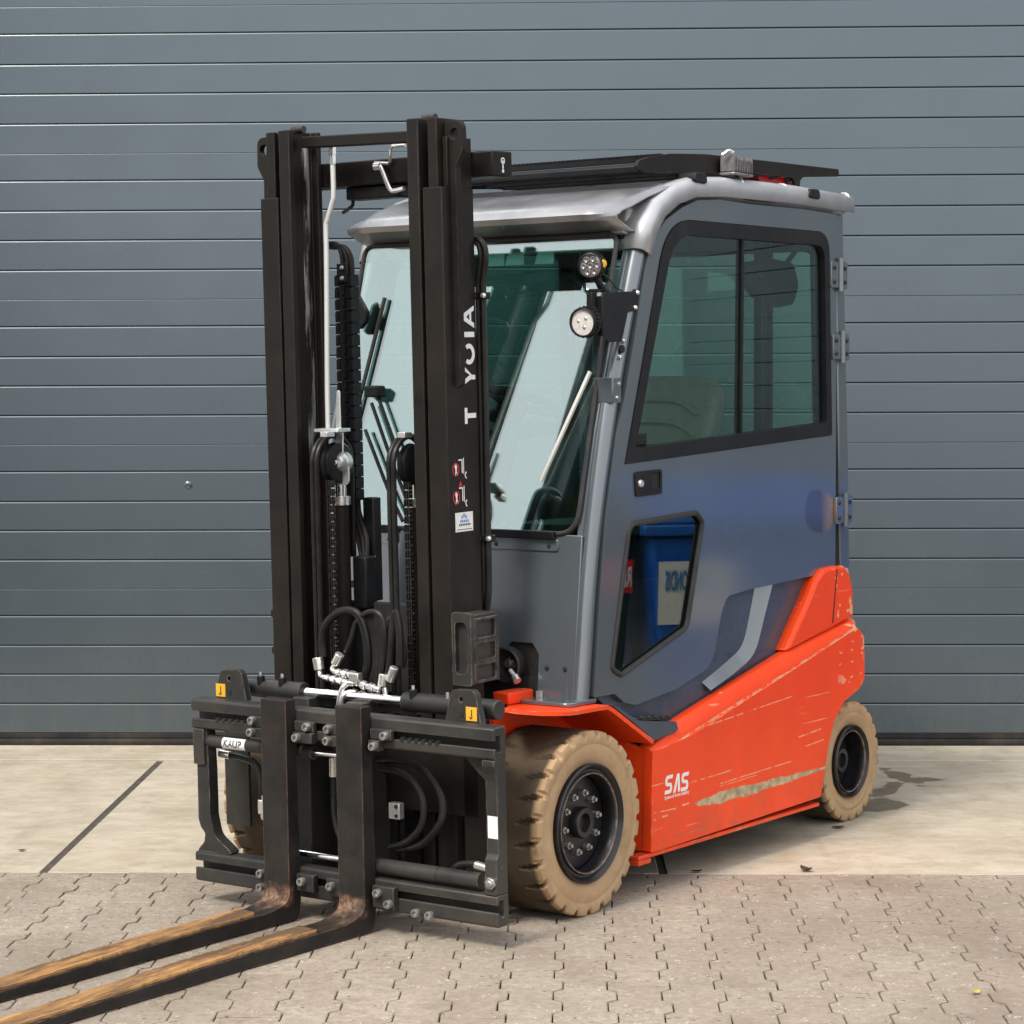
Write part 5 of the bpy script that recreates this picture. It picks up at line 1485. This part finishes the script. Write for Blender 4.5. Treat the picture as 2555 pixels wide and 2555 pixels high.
# ---------------------------------------------------------------- fork carriage (shifted to the near side)
XC = .564
CL, CR = .048, -1.147
rail_t = [(XC, .634), (XC, .667), (XC - .006, .673), (XC - .059, .673), (XC - .059, .578), (XC - .006, .578), (XC, .584), (XC, .611), (XC - .012, .611), (XC - .012, .600), (XC - .036, .600), (XC - .036, .648), (XC - .012, .648), (XC - .012, .634)]
q = MB(T); q.xz(rail_t, CL, CR)
car = q.build('fork_carriage', 'carriage_black', fl, 0.003)
rail_b = [(XC, .152), (XC, .176), (XC - .006, .181), (XC - .056, .181), (XC - .056, .086), (XC - .006, .086), (XC, .092), (XC, .130), (XC - .012, .130), (XC - .012, .114), (XC - .034, .114), (XC - .034, .164), (XC - .012, .164), (XC - .012, .152)]
q = MB(T); q.xz(rail_b, CL, CR); q.build('lower_rail', 'carriage_black', car, 0.003)
# rack of notches along the upper lower lip
for y0, n in ((-.93, 5), (-.16, 6)):
    for i in range(n):
        q = MB(T); y = y0 - i * .026
        q.cyl((XC + .001, y, .612), (XC - .012, y, .612), .008, 10); q.build('notch', 'dark_void', car)
# end plates
spr = roundpoly([(XC, .578), (XC, .560), (XC - .012, .535), (XC - .016, .515), (XC - .016, .300), (XC - .004, .285), (XC - .004, .235), (XC, .228), (XC, .181), (XC - .058, .181), (XC - .058, .578)], [0, .01, .02, .02, .015, .008, .006, .004, 0, 0, 0], 4)
q = MB(T); q.xz(spr, CL - .002, CL - .046); ep = q.build('end_plate', 'carriage_black', car, 0.003)
q = MB(T); q.xz([(XC - .0155, .346), (XC - .0155, .412), (XC - .0163, .412), (XC - .0163, .346)], CL - .004, CL - .040)
q.add([], []); q.build('type_plate', 'white_vinyl', ep)
spl = roundpoly([(CR + .012, .578), (CR + .055, .578), (CR + .060, .44), (CR + .060, .30), (CR + .075, .235), (CR + .16, .181), (CR, .181), (CR + .030, .212), (CR + .036, .240), (CR + .018, .258), (CR + .008, .285), (CR + .010, .46)], [.004, .004, .01, .03, .05, .01, .004, .02, .015, .02, .02, .004], 4)
q = MB(T); q.yz(spl, XC - .052, XC - .012); q.build('end_plate', 'carriage_black', car, 0.003)
q = MB(T); q.yz(roundpoly([(CR + .004, .578), (CR + .050, .578), (CR + .050, .463), (CR + .004, .463)], .004, 2), XC - .010, XC - .002); q.build('end_plate', 'carriage_black', car, 0.002)
q = MB(T); q.yz([(-.006, .578), (-.09, .578), (-.006, .505)], XC - .050, XC - .034); q.build('gusset', 'carriage_black', car, 0.002)
# guide cylinders and their rods
q = MB(T); q.cyl((XC - .030, -1.128, .537), (XC - .030, -.66, .537), .0215, 24); kc = q.build('fork_cylinder', 'carriage_black', car)
lb = MB(T)
for k in range(10):
    a0, a1 = R(-50 + k * 11), R(-50 + (k + 1) * 11)
    f2 = lambda a, y: (XC - .030 + .0219 * math.cos(a), y, .537 + .0219 * math.sin(a))
    lb.add([f2(a0, -1.026), f2(a0, -.930), f2(a1, -.930), f2(a1, -1.026)], [(0, 1, 2, 3)])
lbo = lb.build('maker_label', 'white_vinyl', kc)
def on_cyl(p):
    y, h = p[1], p[2]
    a = h / .0219
    return T((XC - .030 + (0.0231 + p[0]) * math.cos(a), y, .537 + (0.0231 + p[0]) * math.sin(a)))
lettering('KAUP', .030, 'black_ink', kc, (0, -1.019, -.008), (0, 1, 0), (0, 0, 1), bold=.0004, stretch=1.02, depth=.0003, tf=on_cyl)
q = MB(T); q.cyl((XC - .030, -.66, .537), (XC - .030, -.46, .537), .010, 16); q.build('guide_rod', 'chrome_rod', car)
q = MB(T); q.cyl((XC - .030, -.028, .212), (XC - .030, -.42, .212), .024, 24); kc2 = q.build('fork_cylinder', 'carriage_black', car)
q = MB(T); q.cyl((XC - .030, -.18, .212), (XC - .030, -.184, .212), .0248, 24); q.build('cylinder_ring', 'bolt_dark' if 'bolt_dark' in MATS else 'mast_black', kc2)
q = MB(T); q.cyl((XC - .030, -.42, .216), (XC - .030, -.80, .216), .0105, 16); q.build('guide_rod', 'chrome_rod', car)
q = MB(T); q.cyl((XC - .004, .026, .217), (XC + .008, .026, .217), .019, 6); q.lathe([(0.0, .016), (.010, .014), (.014, .006)], (XC, .026, .217), (1, 0, 0), 16); q.build('end_bolt', 'bolt_steel', car, 0.002)
# lifting towers with the hook sign
for yc_ in (-.102, -1.022):
    q = MB(T); q.yz(roundpoly([(yc_ + .065, .670), (yc_ + .048, .755), (yc_ + .036, .768), (yc_ - .034, .766), (yc_ - .046, .752), (yc_ - .066, .670)], [0, .014, .016, .016, .014, 0], 4), .485, .510,
                        [[(yc_ - .006 + .0075 * math.cos(i * math.pi / 6), .738 + .0085 * math.sin(i * math.pi / 6)) for i in range(12)]])
    tw = q.build('lifting_lug', 'carriage_black', car, 0.004)
    q = MB(T); q.cyl((.5095, yc_ - .006, .695), (.5125, yc_ - .006, .695), .008, 14); q.build('lug_hole', 'dark_void', tw)
    sx = yc_ + .012 if yc_ > -.5 else yc_ - .062
    q = MB(T); q.yz([(sx, .678), (sx, .719), (sx + .040, .719), (sx + .040, .678)], .5105, .5115); hs = q.build('hook_sign', 'hook_yellow', tw)
    q = MB(T); q.tube([(.512, sx + .021, .711), (.512, sx + .021, .695), (.512, sx + .022, .688), (.512, sx + .017, .685), (.512, sx + .014, .690)], .0016, 6, 3); q.build('hook_symbol', 'black_ink', hs)
# side-shift cylinder on top
q = MB(T); q.cyl((.42, -1.05, .700), (.42, -.792, .700), .030, 24); q.build('shift_cylinder', 'carriage_black', car, 0.003)
q = MB(T); q.cyl((.42, -.388, .700), (.42, -.035, .700), .030, 24); q.build('shift_cylinder', 'carriage_black', car, 0.003)
q = MB(T); q.cyl((.42, -.80, .700), (.42, -.38, .700), .0155, 20); q.build('shift_rod', 'chrome_rod', car)
q = MB(T); q.box(.36, .40, -.95, -.36, .655, .685); q.build('shift_beam', 'carriage_black', car, 0.003)
q = MB(T); q.box(.345, .415, -1.0, -.10, .700, .728); q.build('hose_shelf', 'carriage_black', car, 0.003) if False else None
for y in (-.96, -.87, -.345):
    q = MB(T); q.cyl((.435, y, .690), (.435, y, .742), .0125, 12); nb_ = q.build('grease_block', 'black_plastic', car, 0.002)
    q = MB(T); q.cyl((.435, y, .742), (.435, y, .754), .005, 8); q.build('grease_nipple', 'zinc', nb_)
q = MB(T); q.cyl((.435, -.215, .722), (.435, -.215, .742), .005, 8); q.build('grease_nipple', 'zinc', car)
# back frame of the carriage: upright plates and dark core
for y0, y1 in ((-.800, -.735), (-.585, -.520)):
    q = MB(T); q.box(.345, .470, y0, y1, .10, .69); q.build('carriage_upright', 'carriage_black', car, 0.004)
q = MB(T); q.box(.33, .36, -.98, -.16, .35, .56); q.build('carriage_crossbar', 'mast_black', car, 0.004)
q = MB(T); q.box(.33, .37, -.98, -.16, .10, .17); q.build('carriage_crossbar', 'mast_black', car, 0.004)
q = MB(T); q.box(.345, .36, -1.02, -.955, .10, .66); q.build('carriage_side', 'mast_black', car, 0.003)
q = MB(T); q.box(.345, .36, -.22, -.135, .10, .66); q.build('carriage_side', 'mast_black', car, 0.003)
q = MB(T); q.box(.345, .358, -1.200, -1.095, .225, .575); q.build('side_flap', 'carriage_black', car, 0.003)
for y, z in ((-.575, .36), (-.395, .365)):
    q = MB(T); q.box(.43, .455, y, y - .042, z - .025, z + .025); vb = q.build('valve_block', 'galvanised', car, 0.002)
    for dz in (-.014, .014):
        q = MB(T); q.cyl((.455, y - .012, z + dz), (.457, y - .012, z + dz), .006, 10); q.build('port', 'dark_void', vb)
# hoses inside the carriage
HO = [([(-.497, .511), (-.408, .519), (-.321, .502), (-.253, .427), (-.255, .346), (-.328, .269), (-.42, .240)], .43, .0115), ([(-.482, .488), (-.399, .483), (-.343, .455), (-.312, .401), (-.322, .327), (-.38, .271), (-.448, .247)], .44, .0115),
      ([(-.63, .47), (-.632, .40), (-.63, .33), (-.61, .27), (-.55, .25)], .48, .010), ([(-.60, .40), (-.605, .34), (-.595, .27), (-.54, .24)], .48, .010),
      ([(-1.06, .490), (-.99, .487), (-.935, .47), (-.912, .42), (-.912, .36)], .50, .011), ([(-.15, .225), (-.12, .246), (-.075, .255), (-.045, .252)], .52, .011)]
for pts, x, r_ in HO:
    q = MB(T); q.tube([(x, y, z) for y, z in pts], r_, 10, 6); q.build('carriage_hose', 'hose_rubber', car)
for p0, p1 in (((.50, -1.085, .492), (.50, -1.04, .489)), ((.50, -.912, .36), (.50, -.912, .315)), ((.52, -.060, .253), (.52, -.008, .246)), ((.48, -.63, .515), (.48, -.631, .455))):
    q = MB(T); q.cyl(p0, p1, .0135, 14); q.build('hose_ferrule', 'zinc', car, 0.002)
q = MB(T); q.tube([(.50, -.912, .315), (.50, -.908, .300), (.50, -.89, .296)], .007, 8, 4); q.build('pipe_elbow', 'zinc', car)
q = MB(T); q.box(.50, .51, -.905, -.86, .31, .375); q.build('valve_plate', 'galvanised', car, 0.002)
# clamps holding the forks
def sock(y, z, x0=XC, r_=.013, par=None):
    q = MB(T); q.lathe([(r_, 0), (r_, .016), (r_ * .9, .0185), (r_ * .58, .0185), (r_ * .55, .010), (0, .010)], (x0, y, z), (1, 0, 0), 18, True); q.build('socket_bolt', 'bolt_steel', par or car)
for y0, y1, z0, z1 in ((-.318, -.398, .574, .640), (-.620, -.697, .574, .640), (-.515, -.572, .574, .640), (-.815, -.875, .574, .640)):
    q = MB(T); q.box(XC + .001, XC + .018, y0, y1, .608, z1); q.box(XC + .001, XC + .028, (y0 + y1) / 2 if y0 > -.5 else y0, y1, z0, .607); q.build('fork_clamp', 'carriage_black', car, 0.003)
for y0, y1, z0, z1 in ((-.318, -.400, .098, .166), (-.632, -.700, .112, .166), (-.518, -.580, .112, .166)):
    q = MB(T); q.box(XC + .001, XC + .024, y0, y1, z0, z1); q.build('fork_clamp', 'carriage_black', car, 0.003)
for y, z in ((-.863, .628), (-.860, .593), (-.640, .626), (-.674, .592), (-.555, .626), (-.551, .592), (-.336, .624), (-.372, .591)): sock(y, z, XC + (.018 if z > .6 else .028))
for y, z in ((-.673, .145), (-.557, .144), (-.374, .146), (-.333, .117)): sock(y, z, XC + .024)
for y, z in ((-.863, .143), (-.865, .099), (-.249, .096), (-.198, .095)): sock(y, z, XC - .002)

# ---------------------------------------------------------------- hydraulic take-off above the carriage
HY = [([(-.762, .806), (-.765, .854), (-.751, .903), (-.703, .945), (-.650, .958), (-.609, .940), (-.585, .88), (-.58, .80), (-.60, .74)], .36, .0135),
      ([(-.668, .826), (-.644, .871), (-.623, .922), (-.582, .953), (-.542, .957), (-.515, .93), (-.51, .85), (-.53, .76)], .36, .0095),
      ([(-.498, .752), (-.484, .839), (-.474, .922), (-.462, .964), (-.448, .90), (-.45, .80)], .365, .0125),
      ([(-.453, .790), (-.447, .831), (-.458, .882), (-.494, .941), (-.513, .899), (-.530, .82), (-.544, .740)], .35, .0105)]
for pts, x, r_ in HY:
    q = MB(T); q.tube([(x, y, z) for y, z in pts], r_, 10, 6); q.build('take_off_hose', 'hose_rubber', car)
def fitting(p0, p1, rr):
    """a run of unions: hex nuts and collars along a line"""
    p0, p1 = Vector(p0), Vector(p1); d = p1 - p0
    k = 0.0
    for fr0, fr1, r_, n in rr:
        q = MB(T); q.cyl(p0 + d * fr0, p0 + d * fr1, r_, n); q.build('pipe_union', 'zinc', car, 0.0015)
fitting((.385, -.765, .806), (.385, -.758, .768), [(0, 1, .0165, 16)])
fitting((.385, -.672, .822), (.385, -.692, .790), [(0, 1, .015, 16)])
fitting((.385, -.456, .795), (.385, -.476, .752), [(0, 1, .014, 16)])
fitting((.388, -.497, .772), (.392, -.501, .735), [(0, 1, .0145, 16)])
q = MB(T); q.tube([(.385, -.757, .768), (.39, -.750, .752), (.395, -.735, .748), (.395, -.722, .747)], .007, 10, 5); q.build('pipe_elbow', 'zinc', car)
q = MB(T); q.tube([(.385, -.692, .790), (.39, -.700, .777), (.395, -.692, .770), (.395, -.676, .768)], .0075, 10, 5); q.build('pipe_elbow', 'zinc', car)
seq = [(0, .16, .0115, 6), (.17, .27, .008, 14), (.28, .46, .0145, 6), (.47, .56, .009, 14), (.57, .78, .0145, 6), (.79, 1.0, .011, 12)]
fitting((.395, -.722, .747), (.405, -.625, .738), seq)
fitting((.395, -.678, .768), (.405, -.575, .760), seq)
fitting((.405, -.600, .742), (.405, -.498, .724), seq)
fitting((.41, -.605, .712), (.41, -.500, .690), seq)
q = MB(T); q.box(.395, .42, -.612, -.574, .745, .772); q.build('manifold', 'zinc', car, 0.003)
q = MB(T); q.tube([(.43, -.646, .655), (.43, -.640, .690), (.425, -.632, .722), (.415, -.618, .737), (.41, -.598, .738)], .0095, 12, 5); q.build('bent_pipe', 'zinc', car)
q = MB(T); q.tube([(.44, -.628, .655), (.44, -.626, .680), (.435, -.620, .704), (.42, -.608, .712), (.415, -.595, .712)], .0085, 12, 5); q.build('bent_pipe', 'zinc', car)
q = MB(T); q.tube([(.41, -.502, .690), (.405, -.486, .692), (.40, -.482, .708), (.395, -.488, .730)], .008, 10, 5); q.build('pipe_elbow', 'zinc', car)

# ---------------------------------------------------------------- forks
for ya, yb in ((-.705, -.808), (-.407, -.508)):
    prof = roundpoly([(.622, .687), (.576, .688), (.555, .060), (.566, .004), (2.02, .004), (2.02, .026), (1.25, .045), (.700, .047), (.609, .065)], [.006, .006, .2, .055, .002, .004, .5, .02, .040], 6)
    q = MB(); q.xz(prof, ya, yb)
    fo = q.build('fork', 'fork_steel', fl, 0.005, seg=3)
    # worn wooden facing on the blade, in a few ragged planks
    rr_ = random.Random(int(-ya * 1000))
    def topz(x): return .047 - (x - .70) * .002 / .55 if x < 1.25 else .045 + (x - 1.25) * (.026 - .045) / .77
    xs0 = .735 if ya < -.6 else .80
    cuts = [xs0, 1.12 + rr_.uniform(-.05, .05), 1.48 + rr_.uniform(-.05, .05), 2.0]
    for a, b in zip(cuts, cuts[1:]):
        q = MB(); vs, fs = [], []
        n = 26
        for i in range(n + 1):
            x = a + (b - a) * i / n
            e = rr_.uniform(0, .006) + (.018 * rr_.random() if (i < 2 and a == xs0) else 0)
            e2 = rr_.uniform(0, .006)
            x2 = x + (rr_.uniform(0, .03) if i == 0 and a == xs0 else 0)
            t_ = .0075 + rr_.uniform(-.001, .001)
            for y, z in ((ya - .004 - e, topz(x) + .0008), (ya - .005 - e, topz(x) + t_), (yb + .005 + e2, topz(x) + t_ + rr_.uniform(-.0015, .0005)), (yb + .004 + e2, topz(x) + .0008)): vs.append((x2 if y > (ya + yb) / 2 else x, y, z))
        for i in range(n):
            for k in range(4): fs.append((i * 4 + k, i * 4 + (k + 1) % 4, (i + 1) * 4 + (k + 1) % 4, (i + 1) * 4 + k))
        fs += [(0, 1, 2, 3), (n * 4, n * 4 + 1, n * 4 + 2, n * 4 + 3)]
        q.add(vs, fs); q.build('wood_facing', 'worn_wood', fo, smooth=20)

# ---------------------------------------------------------------- lettering on the side plate
def stroke_letter(polys, x0, z0, w_, h_):
    q = MB()
    for p in polys: q.xz([(x0 - (u + .12 * v) * w_, z0 + v * h_) for u, v in p], -.0098, -.0092)
    o_ = q.build('lettering', 'white_vinyl', fl); o_['kind'] = 'stuff'
S_ = [[(0.0, 0.0), (0.62, 0.0), (0.80, 0.06), (0.88, 0.22), (0.86, 0.40), (0.76, 0.54), (0.60, 0.58), (0.30, 0.60), (0.24, 0.66), (0.26, 0.78), (0.36, 0.80), (0.86, 0.80), (0.90, 1.0), (0.22, 1.0), (0.06, 0.94), (0.0, 0.80), (0.0, 0.62), (0.08, 0.48), (0.22, 0.42), (0.56, 0.40), (0.63, 0.34), (0.62, 0.24), (0.54, 0.20), (0.0, 0.20)]]
A_ = [[(-0.02, 0.0), (0.24, 0.0), (0.44, 0.66), (0.46, 0.66), (0.56, 0.0), (0.82, 0.0), (0.62, 1.0), (0.34, 1.0)]]
stroke_letter(S_, -.447, .313, .050, .060); stroke_letter(A_, -.500, .311, .052, .060); stroke_letter(S_, -.548, .309, .050, .060)
lettering('System of Active Stability', .0165, 'white_vinyl', fl, (-.447, -.0098, .296), (-1, 0, 0), (0, 0, 1), stretch=.90)

# ================================================================== waste bins standing to the right (mirrored in the lower door pane)
def bin_(loc, rz, mat, w_, label, signs, narrow):
    e = empty('waste_bin', loc, rz)
    tag(e, label, 'waste bin')
    # local: front faces -x
    q = MB(); vs = []
    for z, hw, x0, x1 in ((.10, w_ * .42, .06, .62), (.95, w_ * .5, 0.0, .70)):   # tapers to the foot
        vs += [(x0, -hw, z), (x0, hw, z), (x1, hw, z), (x1, -hw, z)]
    q.add(vs, [(0, 3, 2, 1), (4, 5, 6, 7), (0, 1, 5, 4), (1, 2, 6, 5), (2, 3, 7, 6), (3, 0, 4, 7)]); b_ = q.build('body', mat, e, .03, seg=3)
    q = MB(); q.box(-.025, .73, -w_ * .53, w_ * .53, .952, 1.005); q.build('rim', mat, b_, .01)
    q = MB(); q.xz([(-.03, 1.008), (.05, 1.12), (.62, 1.22), (.74, 1.12), (.74, 1.008)], -w_ * .52, w_ * .52); q.build('lid', mat, e, .025, seg=3)
    for y in (-w_ * .45, w_ * .45):
        q = MB(); q.cyl((.60, y - .025, .10), (.60, y + .025, .10), .10, 24); q.build('wheel', 'black_rubber', e, .01)
    for (y0, y1, z0, z1, mt) in signs['plates']:
        q = MB(); fx = lambda z: .06 - .06 * (z - .10) / .85 - .0035
        q.ext([(y0, z0), (y1, z0), (y1, z1), (y0, z1)], lambda a, b, c_: (fx(b) - c_, a, b), 0, .0015); q.build('label_plate', mt, b_)
    for (t_, size, y, z, mt) in signs['text']:
        lettering(t_, size, mt, b_, (.06 - .06 * (z + size * .35 - .10) / .85 - .0060, y, z), (0, -1, 0), (-.0706, 0, .9975), bold=.003, stretch=narrow)
    return e
bin_((3.52, 9.36, 0), 0.06, 'bin_blue', 1.10, 'large blue waste bin with white label right of the picture', {'plates': [(-.500, -.14, .53, .83, 'white_vinyl')], 'text': [('REMONDIS', .130, -.290, .695, 'blue_ink')]}, .28)
bin_((3.62, 8.44, 0), 0.0, 'bin_dark', .66, 'narrow dark waste bin with red label beside the blue one', {'plates': [(.10, .318, .68, .84, 'red_ink')], 'text': [('RE', .135, .310, .712, 'white_vinyl')]}, .34)

# ================================================================== litter on the ground
def leaf(name, loc, rz, size, mat, label, curl=.3):
    q = MB(); vs, fs = [], []
    n = 8
    for i in range(n + 1):
        t = i / n
        wv = size * .32 * math.sin(math.pi * min(1, t * 1.02)) ** .8 + .0005
        for k in (-1, 0, 1):
            vs.append((size * (t - .5), k * wv, .003 + abs(k) * size * .12 * curl + size * .22 * curl * (t - .5) ** 2 * 4))
    for i in range(n):
        for k in range(2): fs.append((i * 3 + k, i * 3 + k + 1, (i + 1) * 3 + k + 1, (i + 1) * 3 + k))
    q.add(vs, fs)
    o_ = q.build(name, mat)
    sd = o_.modifiers.new('thickness', 'SOLIDIFY'); sd.thickness = .0008
    o_.location = loc; o_.rotation_euler = (0, 0, rz)
    return tag(o_, label, 'leaf')
leaf('fallen_leaf', (.992, 7.815, .001), 2.2, .055, 'leaf_brown', 'dark curled leaf on the paving edge right of the front wheel', .8)
leaf('fallen_leaf', (1.244, 6.196, .001), .5, .03, 'leaf_yellow', 'small bright yellow leaf on the pavers at lower right', .6)
leaf('fallen_leaf', (1.21, 8.60, .001), .1, .05, 'leaf_brown', 'flat dark leaf on the concrete in front of the rear wheel', .2)
leaf('fallen_leaf', (-1.75, 8.22, .001), .1, .03, 'leaf_brown', 'small dark leaf on the concrete at the left edge', .2)
leaf('fallen_leaf', (.62, 7.80, .001), .2, .04, 'leaf_brown', 'dark leaf lying on the concrete edge behind the front wheel', .5)
